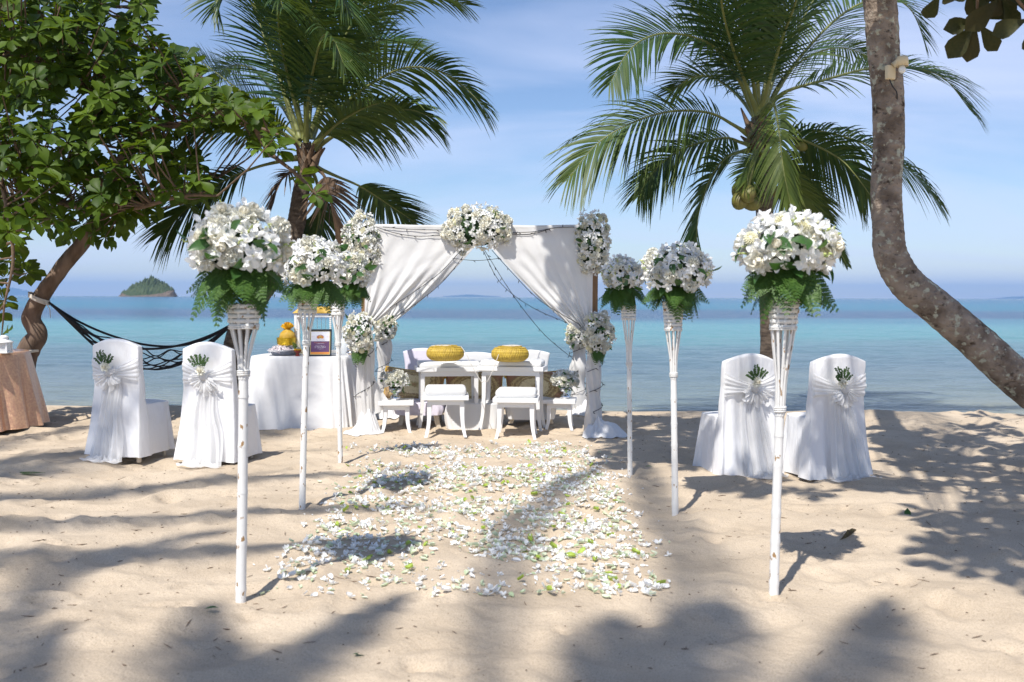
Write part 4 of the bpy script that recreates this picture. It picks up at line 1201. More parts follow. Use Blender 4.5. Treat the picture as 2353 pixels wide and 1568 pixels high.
def put(name, me, root, p, mtx, s):
    o = link(name, me, root)
    o.matrix_local = Matrix.Translation(p) @ mtx.to_4x4() @ Matrix.Diagonal((s, s, s, 1))
    return o
def face_mtx(d, g):
    """local +Z along d, random spin"""
    q = d.to_track_quat('Z', 'Y').to_matrix()
    return q @ Matrix.Rotation(g.uniform(0, 6.28), 3, 'Z')
def bouquet(name, label, root_loc, c, rx, rz, ry=None, seed=0, sp=0.046, orch=0.033, zmin=-0.55, ymax=0.45, ferns=0, fern_len=.2, leaves=8, buds=4,
            mix=(.72, .11, .07, .10), group=None, cat='bouquet', fern_dirs=None, squash=None):
    """c: centre of the flower head (world)"""
    g = random.Random(seed)
    ry = ry or min(rx, rz)
    t = thing(name, root_loc, label, cat, group=group)
    c0 = Vector(c) - Vector(root_loc)
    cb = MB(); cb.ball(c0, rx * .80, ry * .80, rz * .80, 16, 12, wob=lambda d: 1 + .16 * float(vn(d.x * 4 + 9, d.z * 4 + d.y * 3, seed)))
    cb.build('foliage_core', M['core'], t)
    area = 4 * math.pi * ((rx * ry) ** 1.6 / 3 + (rx * rz) ** 1.6 / 3 + (ry * rz) ** 1.6 / 3) ** (1 / 1.6)
    n = int(area / (sp * sp))
    k = 0
    for i in range(n):
        z = 1 - 2 * (i + .5) / n; ph = i * 2.399963 + g.uniform(-.1, .1)
        rr = math.sqrt(1 - z * z)
        d = Vector((rr * math.cos(ph), rr * math.sin(ph), z))
        if d.z < zmin or d.y > ymax: continue
        if squash and not squash(d, g): continue
        lump = 1 + .14 * float(vn(d.x * 2.2 + seed, d.z * 2.2 + d.y, seed + 5)) * 2
        dep = g.uniform(.86, 1.12) * lump
        p = c0 + Vector((d.x * rx, d.y * ry, d.z * rz)) * dep
        nrm = Vector((d.x / rx, d.y / ry, d.z / rz)).normalized()
        nrm = (nrm + Vector((g.uniform(-.5, .5), g.uniform(-.5, .5), g.uniform(-.45, .45)))).normalized()
        # patches of one kind, as a florist sets them
        r = g.random() * .45 + .55 * (float(vn(d.x * 3.1 + seed * 2, d.z * 3.1 - d.y * 2, seed + 11)) + .5)
        r = g.random() if g.random() < .5 else r
        a, b, c_, e = mix
        if r < a: put('orchid_flower', g.choice(ORCH), t, p, face_mtx(nrm, g), orch * g.uniform(.82, 1.2))
        elif r < a + b: put('rose', g.choice(ROSE), t, p, face_mtx(nrm, g), orch * g.uniform(1.2, 1.5))
        elif r < a + b + c_: put('ruffled_flower', g.choice(RUFF), t, p, face_mtx(nrm, g), orch * g.uniform(1.0, 1.3))
        else: put('pompon_flower', g.choice(POMP), t, p - nrm * .01, face_mtx(nrm, g), orch * g.uniform(.62, .8))
        k += 1
    for i in range(leaves):
        z = g.uniform(-.7, .8); ph = g.uniform(math.pi * 1.0, math.pi * 2.0); rr = math.sqrt(1 - z * z)
        d = Vector((rr * math.cos(ph), rr * math.sin(ph), z))
        p = c0 + Vector((d.x * rx, d.y * ry, d.z * rz)) * .96
        dd = (Vector((g.uniform(-.8, .8), d.y * .5, g.uniform(-.9, .6))) + d * .5).normalized()
        put('leaf', g.choice(OVL), t, p, orient(dd, d), orch * g.uniform(1.8, 2.6))
    for i in range(buds):
        z = g.uniform(-.3, .95); ph = g.uniform(math.pi * .95, math.pi * 2.05); rr = math.sqrt(1 - z * z)
        d = Vector((rr * math.cos(ph), rr * math.sin(ph), z))
        p = c0 + Vector((d.x * rx, d.y * ry, d.z * rz)) * .95
        put('orchid_bud', BUD, t, p, face_mtx((d + Vector((0, 0, .3))).normalized(), g), orch * g.uniform(.4, .6))
    for i in range(ferns):
        if fern_dirs: ph, el = fern_dirs[i % len(fern_dirs)]
        else: ph = 2 * math.pi * i / ferns + g.uniform(-.25, .25); el = g.uniform(-1.35, -.5)
        d = Vector((math.cos(ph) * math.cos(el), math.sin(ph) * math.cos(el), math.sin(el)))
        p = c0 + Vector((math.cos(ph) * rx * .38, math.sin(ph) * ry * .38, -rz * .62))
        up = Vector((0, -.55, .8)) if el > -1.0 else Vector((math.cos(ph), math.sin(ph), .2))
        put('fern_leaf', g.choice(FERN), t, p, orient(d, up, g.uniform(-.4, .4)), fern_len * g.uniform(.8, 1.2))
    for i in range(ferns // 5):
        ph = 2 * math.pi * i / max(1, ferns // 5) + g.uniform(-.3, .3)
        d = Vector((math.cos(ph), math.sin(ph) - .15, -.35)).normalized()
        p = c0 + Vector((math.cos(ph) * rx * .6, math.sin(ph) * ry * .6, -rz * .72))
        put('leaf', g.choice(OVL), t, p, orient(d, Vector((0, 0, 1)), g.uniform(-.5, .5)), orch * g.uniform(1.7, 2.3))
    return t

# ================================================================= torches with flowers
def torch(base_uv, top_uv, zb, zk, zt, rp, rk, rt, label):
    b = ground(*base_uv)
    top = pt(top_uv[0], top_uv[1], b.y)
    lean = Vector(((top.x - b.x) / max(top.z - b.z, .1), 0, 0))
    t = thing('torch_stand', b, label, 'torch stand', group='white bamboo torches along the aisle')
    g = random.Random(int(base_uv[0]))
    def ax(z): return Vector((lean.x * z, 0.012 * math.sin(z * 2.2 + base_uv[0]), z))
    zs = np.linspace(-0.12, zb + .015, 60)
    nodes = [zb * f for f in (.06, .27, .49, .70, .88)]
    nodes = [z + g.uniform(-.04, .04) for z in nodes]
    mb = MB(); mb.tube([ax(z) for z in zs], [rp * (1.06 - .10 * max(0, z) / zb) * (1 + .10 * max(math.exp(-((z - q) / .010) ** 2) for q in nodes)) for z in zs], 18)
    mb.build('pole', M['bamboo'], t)
    for q in nodes[1:]:
        mb = MB(); mb.tube([ax(q - .004), ax(q + .004)], [rp * 1.10] * 2, 18, cap=False); mb.build('node_ring', M['bamboo'], t)
    ns = 10
    def rad(z): return lin(z, [zb - .03, zb + .02, zb + .12 * (zk - zb) / .3, zk, zt], [rp * .96, rp * 1.02, rp * 1.18, rk, rt])
    for k in range(ns):
        th = 2 * math.pi * (k + .35) / ns
        hw = lambda z: min(math.pi / ns * .92, .0068 / rad(z) + (.5 if z < zb + .02 else 0) * math.pi / ns)
        rows = []
        for z in np.linspace(zb - .01, zt, 16):
            r = rad(z)
            h = hw(z)
            row = []
            for (dth, dr) in ((-h, .0), (-h * .5, .0022), (h * .5, .0022), (h, .0), (h, -.004), (-h, -.004)):
                p = ax(z); rr = r + dr
                row.append((p.x + math.cos(th + dth) * rr, p.y + math.sin(th + dth) * rr, z))
            rows.append(row)
        mb = MB(); mb.grid(np.array(rows), cv=True); mb.build('bamboo_strip', M['bamboo'], t)
    # woven basket: each band passes in front of and behind the strips in turn
    nb = max(4, int(round((zt - zk) / .0235)))
    bh = (zt - zk) / nb
    for j in range(nb):
        z0 = zk + bh * j
        rows = []
        N = 100
        for i in range(N):
            th = 2 * math.pi * i / N
            wv = .0038 * math.cos(ns / 2 * (th - .35 * 2 * math.pi / ns) + math.pi * j)
            row = []
            for (dz, dr) in ((.06, -.0016), (.13, .0016), (.87, .0016), (.94, -.0016)):
                z = z0 + bh * dz; r = rad(z) + wv + dr + .002
                p = ax(z); row.append((p.x + math.cos(th) * r, p.y + math.sin(th) * r, z))
            rows.append(row)
        mb = MB(); mb.grid(np.array(rows), cu=True, cv=True); mb.build('woven_band', M['bamboo'], t)
    for (zz, rr_, nn) in ((zb + .005, 1.10, 3), (zk - .006, 1.05, 2)):
        mb = MB(); pts = []
        for i in range(nn * 24 + 1):
            th = 2 * math.pi * i / 24; z = zz + .009 * i / 24; r = rad(z) * rr_ + .002; p = ax(z)
            pts.append((p.x + math.cos(th) * r, p.y + math.sin(th) * r, z))
        mb.tube(pts, .0042, 6); mb.build('cane_binding', M['bamboo'], t)
    return t, b
TOR = [((553, 1383), (560, 730), 1.04, 1.265, 1.375, .0225, .061, .076, 'white bamboo torch stand farthest from the arch, on the hammock side of the aisle'),
       ((695, 1165), (706, 700), 1.07, 1.284, 1.40, .0200, .053, .068, 'white bamboo torch stand second from the arch, on the hammock side of the aisle'),
       ((783, 1068), (775, 690), .965, 1.226, 1.39, .0190, .050, .062, 'white bamboo torch stand nearest the arch, on the hammock side of the aisle'),
       ((1448, 1083), (1444, 715), .863, 1.228, 1.34, .0185, .050, .056, 'white bamboo torch stand nearest the arch, on the bent trunk side of the aisle'),
       ((1551, 1183), (1547, 700), .90, 1.213, 1.40, .0205, .052, .064, 'white bamboo torch stand second from the arch, on the bent trunk side of the aisle'),
       ((1779, 1370), (1801, 690), .857, 1.255, 1.40, .0215, .056, .069, 'white bamboo torch stand farthest from the arch, on the bent trunk side of the aisle')]
BQ = [((550, 566), 116, 88, .20, 'large white orchid and rose bouquet with drooping fern on the torch before the hammock chairs'),
      ((722, 610), 72, 60, .20, 'white orchid bouquet with fern on the second torch on the hammock side'),
      ((803, 628), 46, 40, .19, 'small white orchid bouquet with fern on the torch beside the white gift table'),
      ((1433, 636), 46, 40, .19, 'small white orchid bouquet on the torch nearest the arch, bent trunk side'),
      ((1553, 622), 80, 60, .20, 'white orchid and rose bouquet with fern on the second torch, bent trunk side'),
      ((1808, 572), 116, 80, .19, 'large dense white orchid bouquet with fern on the torch before the bent trunk chairs')]
for i, (a, q) in enumerate(zip(TOR, BQ)):
    t, b = torch(*a)
    (u, v), ru, rv, fl, lab = q
    k = b.y / FOC
    c = pt(u, v, b.y)
    bouquet('flower_bouquet', lab, (c.x, c.y, b.z + a[4] - .02), c, ru * k * (.84 if i in (0, 5) else .92), rv * k * (.86 if i in (0, 5) else .94), ry=min(ru, rv * 1.15) * k, seed=40 + i, sp=(.055 if i in (0, 5) else .048), orch=(.049 if i in (0, 5) else .039),
            zmin=-.62, ymax=.6, ferns=26, fern_len=fl * (1.15 if i in (0, 5) else 1.0), leaves=12, buds=8, group='bouquets on the torch stands')

# ================================================================= the arch
FY, BY = 10.0, 11.4                         # front and back posts
XL, XR = pt(838, 800, FY).x, pt(1366, 800, FY).x
ZT = pt(1095, 521, FY).z
arch = thing('wedding_arch', (0.5 * (XL + XR), 0.5 * (FY + BY), 0), 'square wedding arch draped with white fabric facing the sea', 'arch')
AO = arch.location.copy()
POSTS = {'fl': Vector((XL, FY, 0)), 'fr': Vector((XR, FY, 0)), 'bl': Vector((pt(882, 800, BY).x, BY, 0)), 'br': Vector((pt(1330, 800, BY).x, BY, 0))}
for k, p in POSTS.items():
    z0 = hz(p.x, p.y) - .15
    q = MB(); q.box((p.x, p.y, (z0 + ZT - .02) / 2), (.055, .055, ZT - .02 - z0), .004); q.build('post', M['wood'], arch, org=AO)
def beam(a, b, z, name='beam'):
    m_ = (a + b) / 2; d = b - a
    q = MB(); q.box((m_.x, m_.y, z), (d.length, .045, .05), .004, rot=math.atan2(d.y, d.x)); q.build(name, M['wood'], arch, org=AO)
beam(POSTS['fl'], POSTS['fr'], ZT - .05); beam(POSTS['bl'], POSTS['br'], ZT - .053)
beam(POSTS['fl'], POSTS['bl'], ZT - .10); beam(POSTS['fr'], POSTS['br'], ZT - .103)
def drape(name, o, i, tie, y, sag, seed, folds, nu=110, nv=70, hem=.03):
    """panel hung from o (outer top) to i (inner top) and gathered at tie"""
    rows = []
    for a in range(nu + 1):
        u = a / nu
        T = o.lerp(i, u)
        B = tie + Vector(((u - .5) * .07 * (1 if i.x > o.x else -1), 0, (u - .5) * -.05))
        mid = T.lerp(B, .5)
        ctl = mid + Vector(((1 if i.x < o.x else -1) * (-.05) * u, 0, -sag * u))
        row = []
        for b in range(nv + 1):
            v = b / nv
            p = T * (1 - v) ** 2 + ctl * 2 * v * (1 - v) + B * v * v
            g_ = v ** 1.1
            ph = folds * 2 * math.pi * (u + .05 * math.sin(5 * u + seed)) + .8 * math.sin(3 * v + seed)
            amp = .0015 + .020 * v ** 1.6 * (.15 + 1.5 * max(0, float(vn(u * 5, v * .8, seed)) + .35)) + .010 * v ** 4
            dy = amp * math.sin(ph) + .016 * g_ * math.sin(ph * .37 + 1.3) + .07 * float(vn(u * 2.6, v * 1.3, seed + 2)) * math.sin(math.pi * v)
            dy += .012 * float(vn(u * 9 + v * 5, v * 7 - u * 4, seed + 6))
            row.append((p.x, p.y + dy - .01, p.z + .35 * dy * v))
        # fold over the beam
        rows.append([(T.x, y + .035, T.z - .10), (T.x, y + .035, T.z + .008), (T.x, y - .02, T.z + .012 + .004 * math.sin(9 * u))] + row[1:])
    q = MB(); q.grid(np.array(rows))
    return q.build(name, M['drape'], arch, org=AO)
def V3(u, v, D): return pt(u, v, D)
zc = Vector((0, 0, ZT + .0))
fo_ = FY - .055
drape('front_drape', Vector((XL + .02, fo_, ZT)), Vector((pt(1098, 600, fo_).x, fo_, ZT)), V3(845, 742, fo_ - .03), fo_, .10, 1, 6)
drape('front_drape', Vector((XR - .02, fo_, ZT)), Vector((pt(1094, 600, fo_).x, fo_, ZT)), V3(1352, 765, fo_ - .03), fo_, .06, 4, 7)
bo = BY - .05
drape('back_drape', Vector((POSTS['bl'].x, bo, ZT)), Vector((pt(1112, 600, bo).x, bo, ZT - .01)), V3(888, 742, bo), bo, .10, 7, 8)
drape('back_drape', Vector((POSTS['br'].x, bo, ZT)), Vector((pt(1106, 600, bo).x, bo, ZT - .01)), V3(1324, 752, bo), bo, .05, 9, 8)

def wrap(p, ztop, r0, lobes, twist, bulge, seed, dx=0.0, flare=1.0):
    g0 = hz(p.x, p.y)
    rows = []
    N, K = 72, 90
    for i in range(K + 1):
        z = g0 - .01 + (ztop - g0 + .01) * i / K
        t = (z - g0) / (ztop - g0)
        r = r0 * (1 + bulge * math.sin(t * 16 + seed) * .5 + bulge * .6 * float(vn(t * 6, 1, seed)) * 2) * (1 + flare * math.exp(-t * 9)) * lin(t, [0, .8, 1], [1, 1, .7])
        row = []
        for k in range(N):
            th = 2 * math.pi * k / N
            f = 1 + .11 * math.sin(lobes * (th + twist * t)) + .07 * math.sin((lobes * 2 + 1) * (th + twist * 1.1 * t) + seed) + .22 * float(vn(math.cos(th + twist * t) * 2 + 5, t * 5 + math.sin(th + twist * t) * 2, seed))
            row.append((p.x + dx * (1 - t) + math.cos(th) * r * f, p.y - .01 + math.sin(th) * r * f, z))
        rows.append(row)
    q = MB(); q.grid(np.array(rows), cv=True)
    q.build('post_drape', M['drape'], arch, org=AO)
def pool(c, rx, ry, h, seed, tail=None):
    """heap of cloth on the sand"""
    rows = []
    for i in range(29):
        s = i / 28
        row = []
        for k in range(100):
            th = 2 * math.pi * k / 100
            R0 = 1 + .24 * float(vn(math.cos(th) * 1.5 + seed, math.sin(th) * 1.5, seed)) * 2
            if tail: R0 += tail[1] * max(0, math.cos(th - tail[0])) ** 6
            x = c.x + math.cos(th) * rx * s * R0; y = c.y + math.sin(th) * ry * s * R0
            z = hz(c.x, c.y) + h * (1 - s) ** 1.15 * (1 + .1 * math.sin(5 * th)) + (.03 * math.sin(11 * th + 5 * s + seed) + .022 * math.sin(19 * th - 3 * s)) * s * (1 - s * .55) + .22 * float(vn(x * 7, y * 7, seed + 3)) * (1 - s) ** .6 * s * 1.6 + .012 + .05 * float(vn(x * 17, y * 17, seed + 8)) * s * (1.1 - s)
            if s > .93: z = min(z, hz(x, y) + .014)
            row.append((x, y, max(z, hz(x, y) + .006)))
        rows.append(row)
    q = MB(); q.grid(np.array(rows), cv=True); q.build('cloth_pool', M['cloth'], arch, org=AO)
wrap(POSTS['fl'], pt(838, 740, FY).z, .078, 7, .5, .08, 3, dx=.015, flare=.6)
wrap(POSTS['fr'], pt(1360, 760, FY).z, .066, 3, 2.2, .16, 5, dx=-.015, flare=.3)
wrap(POSTS['bl'], pt(884, 745, BY).z, .066, 3, 3.5, .30, 8, flare=.6)
wrap(POSTS['br'], pt(1326, 755, BY).z, .082, 3, 3.8, .34, 11, flare=.5)
def gz(u, v):
    p = ground(u, v); return p
pool(Vector((XL + .02, FY - .04, 0)), .17, .16, .32, 4, (R(200), .35))
pool(Vector((XR + .03, FY - .08, 0)), .165, .16, .20, 6, (R(-20), .8))
pool(Vector((POSTS['br'].x + .04, BY - .03, 0)), .19, .16, .20, 9, (R(-60), .3))
pool(Vector((POSTS['bl'].x + .05, BY - .03, 0)), .22, .18, .18, 12)
# loose corner of cloth hanging off the front left post
rows = []
for i in range(21):
    t = i / 20; row = []
    for k in range(15):
        s = k / 14
        row.append((XL + .05 + s * .21 * t ** 1.2 + .012 * math.sin(9 * s + 4 * t), FY - .02 + .05 * s + .03 * math.sin(7 * s + 2 * t) * t, pt(850, 840, FY).z - t * .52 + s * t * .12))
    rows.append(row)
q = MB(); q.grid(np.array(rows)); q.build('loose_cloth', M['drape'], arch, org=AO)

# ---- flowers fixed to the arch
def aflow(lab, u, v, ru, rv, D, seed, **kw):
    k = D / FOC; c = pt(u, v, D)
    kw2 = dict(sp=.047, orch=.034, ymax=.35, zmin=-.95, leaves=14, buds=8, ferns=0, group='flower arrangements on the arch', mix=(.52, .16, .16, .16)); kw2.update(kw)
    return bouquet('flower_arrangement', lab, (c.x, c.y, c.z - rv * k), c, ru * k * .93, rv * k * .95, ry=min(ru, rv) * k * .8, seed=seed, cat='flowers', **kw2)
aflow('wide mound of white roses and orchids at the top centre of the arch', 1096, 526, 82, 50, FY - .10, 61)
aflow('tall white flower arrangement at the upper arch corner beside the brown hanging fronds', 829, 568, 44, 72, FY - .06, 62)
aflow('tall white flower arrangement at the arch corner above the bare wooden post', 1361, 560, 40, 72, FY - .06, 63)
aflow('white flower arrangement with yellow pompons tying the front drape beside the gift table', 828, 766, 35, 46, FY - .13, 64, ferns=6, fern_len=.17, fern_dirs=[(R(-90), -1.2), (R(-60), -1.3), (R(-120), -1.25), (R(-80), -1.4)])
aflow('white flower arrangement with fern tying the front drape on the bare post side', 1373, 765, 36, 48, FY - .13, 65, ferns=6, fern_len=.17, fern_dirs=[(R(-90), -1.2), (R(-100), -1.35), (R(-60), -1.3)])
aflow('small round white flower arrangement on the rear arch post nearest the gift table', 885, 752, 24, 28, BY - .10, 66)
aflow('small round white flower arrangement on the rear arch post behind the bare wooden post', 1326, 768, 27, 31, BY - .10, 67)

# ---- fairy lights
def string_light(label, P, seed, n=None, rad=.0031):
    g = random.Random(seed)
    P = [Vector(p) for p in P]
    t = thing('string_light', P[0], label, 'string light', group='string lights on the arch')
    C = cat_curve(P, max(40, len(P) * 8))
    q = MB(); q.tube(C, rad, 6); q.build('cable', M['cord'], t, org=P[0])
    tot = sum((b - a).length for a, b in zip(C, C[1:])); acc = 0; nx_ = .08
    q = MB()
    for a, b in zip(C, C[1:]):
        acc += (b - a).length
        if acc > nx_:
            nx_ += .15
            d = (b - a).normalized()
            e = (d * .6 + Vector((g.uniform(-.6, .6), -.2, g.uniform(-.9, .4)))).normalized()
            q.tube([b, b + e * .018, b + e * .034], [.0036, .0042, .0022], 5)
    if q.v: q.build('bulbs', M['cord'], t, org=P[0])['kind'] = 'stuff'
fz = FY - .085
string_light('black fairy light cable along the top of the front drape on the gift table side', [pt(865, 522, fz), pt(905, 535, fz), pt(955, 543, fz), pt(1020, 541, fz)], 1)
string_light('upper black fairy light cable on the front drape, gift table side', [pt(880, 522, fz), pt(940, 527, fz), pt(1020, 529, fz)], 2)
string_light('black fairy light cables along the top of the front drape on the bare post side', [pt(1170, 535, fz), pt(1225, 533, fz), pt(1275, 524, fz), pt(1320, 522, fz)], 3)
string_light('lower black fairy light cable along the top edge on the bare post side', [pt(1165, 538, fz), pt(1220, 538, fz), pt(1265, 526, fz)], 8)
string_light('black fairy light cable running down the rear drape on the gift table side', [pt(1075, 575, BY - .13), pt(1020, 645, BY - .13), pt(960, 695, BY - .13), pt(905, 730, BY - .13)], 4)
string_light('black fairy light cable down the inner edge of the front drape, gift table side', [pt(1060, 575, fz - .04), pt(1010, 628, fz - .06), pt(950, 672, fz - .08), pt(895, 708, fz - .08)], 5)
string_light('black fairy light cable hanging diagonally from the arch top to the rear post', [pt(1110, 570, FY + .1), pt(1180, 680, 10.5), pt(1250, 768, 11.0), pt(1318, 826, BY - .1)], 6)
string_light('black fairy light cable sagging inside the arch towards the rear arrangement', [pt(1105, 565, FY + .1), pt(1150, 650, 10.5), pt(1220, 705, 11.0), pt(1302, 742, BY - .1)], 7)
string_light('black fairy light cable along the fold of the front drape, bare post side', [pt(1130, 575, fz - .03), pt(1175, 625, fz - .06), pt(1240, 690, fz - .09), pt(1330, 745, fz - .09)], 9)
string_light('black fairy light cable across the back beam of the arch', [pt(1040, 594, BY - .1), pt(1095, 599, BY - .1), pt(1150, 594, BY - .1)], 10)
def helix(label, p, z0, z1, turns, r, seed, ph=0.0):
    P = []
    for i in range(int(turns * 10) + 1):
        t = i / (turns * 10); th = 2 * math.pi * turns * t + ph
        P.append((p.x + math.cos(th) * r, p.y + math.sin(th) * r, z0 + (z1 - z0) * t))
    string_light(label, P, seed)
helix('black fairy lights wound round the front post draped beside the gift table', POSTS['fl'], .35, .88, 1.6, .098, 21, R(150))
helix('black fairy lights wound round the front post on the bare wood side', POSTS['fr'], .22, .90, 3.2, .086, 22, R(200))
helix('black fairy lights wound round the rear post nearest the gift table', POSTS['bl'], .20, .95, 3.0, .088, 23, R(40))
helix('black fairy lights wound round the rear post behind the flower bowl', POSTS['br'], .22, .85, 2.6, .108, 24, R(120))

# ================================================================= altar furniture
def sabre(mb, x, y, h, sx, sy, w0=.046, w1=.030, kick=.055):
    rows = []
    for i in range(13):
        t = i / 12; z = h * (1 - t)
        k = kick * (t ** 3.4)
        w = (w0 + (w1 - w0) * t) / 2
        cx, cy = x + sx * k, y + sy * k * .6
        rows.append([(cx - w, cy - w, z), (cx + w, cy - w, z), (cx + w, cy + w, z), (cx - w, cy + w, z)])
    b = mb.grid(np.array(rows), cv=True)
    mb.f.append((b, b + 1, b + 2, b + 3)); mb.f.append((b + 48, b + 51, b + 50, b + 49))
def stool(name, label, cat, u, v, W, D, H, rz, pad, group=None, kick=.034, apron=.05, over=.03):
    p = ground(u, v); p.z -= .004
    t = thing(name, p, label, cat, rz=rz, group=group)
    hx, hy = W / 2 - .05, D / 2 - .05
    for sx in (-1, 1):
        for sy in (-1, 1):
            q = MB(); sabre(q, sx * hx, sy * hy, H - apron - .025, sx, sy, kick=kick); q.build('leg', M['paint'], t, smooth=False)
    q = MB(); q.box((0, 0, H - apron / 2 - .045), (W - .06, D - .06, apron), .003); q.build('apron', M['paint'], t, smooth=False)
    q = MB(); q.box((0, 0, H - .0225), (W + over, D + over, .045), .005); q.build('top_frame', M['paint'], t, smooth=False)
    if pad:
        q = MB(); q.box((0, 0, H + pad / 2 - .004), (W - .015, D - .02, pad), pad * .42)
        q.v = [(x, y, z + (.018 * (1 - (2 * x / W) ** 2) * (1 - (2 * y / D) ** 2) if z > H + pad * .3 else 0)) for x, y, z in q.v]
        q.build('seat_pad', M['leather'], t)
    return t
stool('kneeling_bench', 'high white padded table on the gift table side, under a gold cushion', 'table', 1030, 985, .66, .36, .665, R(9), .062, 'high padded tables under the arch', kick=.04)
stool('kneeling_bench', 'high white padded table on the bent trunk side, under a gold cushion', 'table', 1178, 985, .66, .36, .665, R(-9), .062, 'high padded tables under the arch', kick=.04)
stool('stool', 'low white padded stool before the high table, gift table side', 'stool', 1024, 1000, .42, .36, .41, R(4), .085, 'padded stools')
stool('stool', 'low white padded stool before the high table, bent trunk side', 'stool', 1187, 999, .42, .36, .41, R(-4), .085, 'padded stools')
s1 = stool('side_table', 'small white side table beside the post next to the gift table', 'side table', 911, 990, .325, .30, .325, R(5), 0, 'small white side tables', kick=.03)
s2 = stool('side_table', 'small white side table beside the post with fairy lights, bent trunk side', 'side table', 1286, 989, .315, .30, .325, R(-6), 0, 'small white side tables', kick=.03)

# ---- silver bowls of flowers
for s_, lab, u, sd, rz_ in ((s1, 'silver footed bowl of white flowers on the side table by the gift table', 909, 81, .4), (s2, 'silver footed bowl of white flowers on the side table by the bent trunk side post', 1298, 82, -.3)):
    p = s_.location + Vector((pt(u, 930, s_.location.y).x - s_.location.x, 0, .327))
    bw = thing('silver_bowl', p, lab.replace('silver footed bowl of white flowers', 'footed silver bowl'), 'bowl')
    q = MB(); q.lathe([(0, 0), (.052, 0), (.055, .012), (.05, .03), (.03, .05), (.022, .058), (.032, .066), (.052, .075), (.066, .095), (.07, .125), (.064, .122), (.05, .09), (0, .085)], 28); q.build('bowl', M['silver'], bw)
    bouquet('flower_arrangement', 'white posy in the silver bowl ' + lab.split(' of white flowers ')[1], (p.x, p.y, p.z + .118), Vector((p.x, p.y, p.z + .19)), .125, .098, ry=.12, seed=sd, sp=.036, orch=.027, zmin=-.5, ymax=.7, ferns=4, fern_len=.09, leaves=16, buds=3, mix=(.55, .05, .35, .05), group='posies in silver bowls', cat='flowers')

# ---- gold wicker cushions on the high tables
for u, lab in ((1023, 'round gold woven cushion on the high table, gift table side'), (1172, 'round gold woven cushion on the high table, bent trunk side')):
    p = pt(u, 825, 10.07); p.z = hz(p.x, p.y) + .665 + .056
    t = thing('gold_cushion', p, lab, 'cushion', group='gold cushions on the tables')
    q = MB()
    prof = [(0.0, .0), (.10, .0), (.145, .012), (.178, .040), (.188, .075), (.180, .112), (.150, .140), (.118, .150), (.10, .149), (.0, .146)]
    pr2 = cat_curve([Vector((a, 0, b)) for a, b in prof], 60)
    pr2 = [(v.x, v.z) for v in pr2]
    n_ = 240; rows = []
    for ri, (r, z) in enumerate(pr2):
        band = 1 if .0 < z < .15 else 0
        row = []
        for k in range(n_):
            th = 2 * math.pi * k / n_
            tier = int(z / .030)
            f = 1 + (.022 * math.sin(46 * th + math.pi * (tier % 2)) - .014 * abs(math.sin(math.pi * z / .030)) ** 8 * 0 - .02 * (abs((z / .030) % 1 - .5) > .42)) * band * (r > .11)
            row.append((max(r, 1e-4) * f * math.cos(th), max(r, 1e-4) * f * math.sin(th), z))
        rows.append(row)
    q.grid(np.array(rows), cv=True); q.build('woven_body', M['gold_wicker'], t)
    q = MB()
    for rr_, zz in ((.12, .153), (.155, .140)):
        q.tube([(math.cos(a) * rr_, math.sin(a) * rr_, zz + .002 * math.sin(20 * a)) for a in np.linspace(0, 6.283, 60)], .004, 6, cap=False)
    q.build('rope_edge', M['gold_wicker'], t)
g = random.Random(9)
c1, c2 = pt(1000, 797, 9.98), pt(1190, 797, 9.98)
P = [pt(1060, 797, 10.05), pt(1072, 815, 9.9), pt(1085, 842, 9.86), pt(1100, 868, 9.83), pt(1108, 879, 9.82), pt(1112, 875, 9.82), pt(1120, 876, 9.82), pt(1134, 848, 9.85), pt(1144, 820, 9.9), pt(1152, 797, 10.05)]
q = MB(); q.tube(cat_curve(P, 90), .0032, 6)
o = q.build('blessing_thread', M['whiterope'], org=P[0]); o.location = P[0]
tag(o, 'white thread looped between the two gold cushions', 'thread')
for u, lab in ((1015, 'coiled white thread lying on the gold cushion, gift table side'), (1176, 'coiled white thread lying on the gold cushion, bent trunk side')):
    p = pt(u, 800, 10.06); zc_ = hz(p.x, p.y) + .665 + .056 + .153
    q = MB(); pts = []
    for i in range(70):
        a = i * .42; r = .045 + .03 * math.sin(i * .61) + .01 * g.random()
        pts.append((p.x + math.cos(a) * r * 1.3, p.y + math.sin(a) * r, zc_ + .003 + .008 * abs(math.sin(i * .33))))
    q.tube(pts, .003, 5); o = q.build('thread_coil', M['whiterope'], org=(p.x, p.y, zc_)); o.location = (p.x, p.y, zc_)
    tag(o, lab, 'thread', 'thread coils on the cushions')

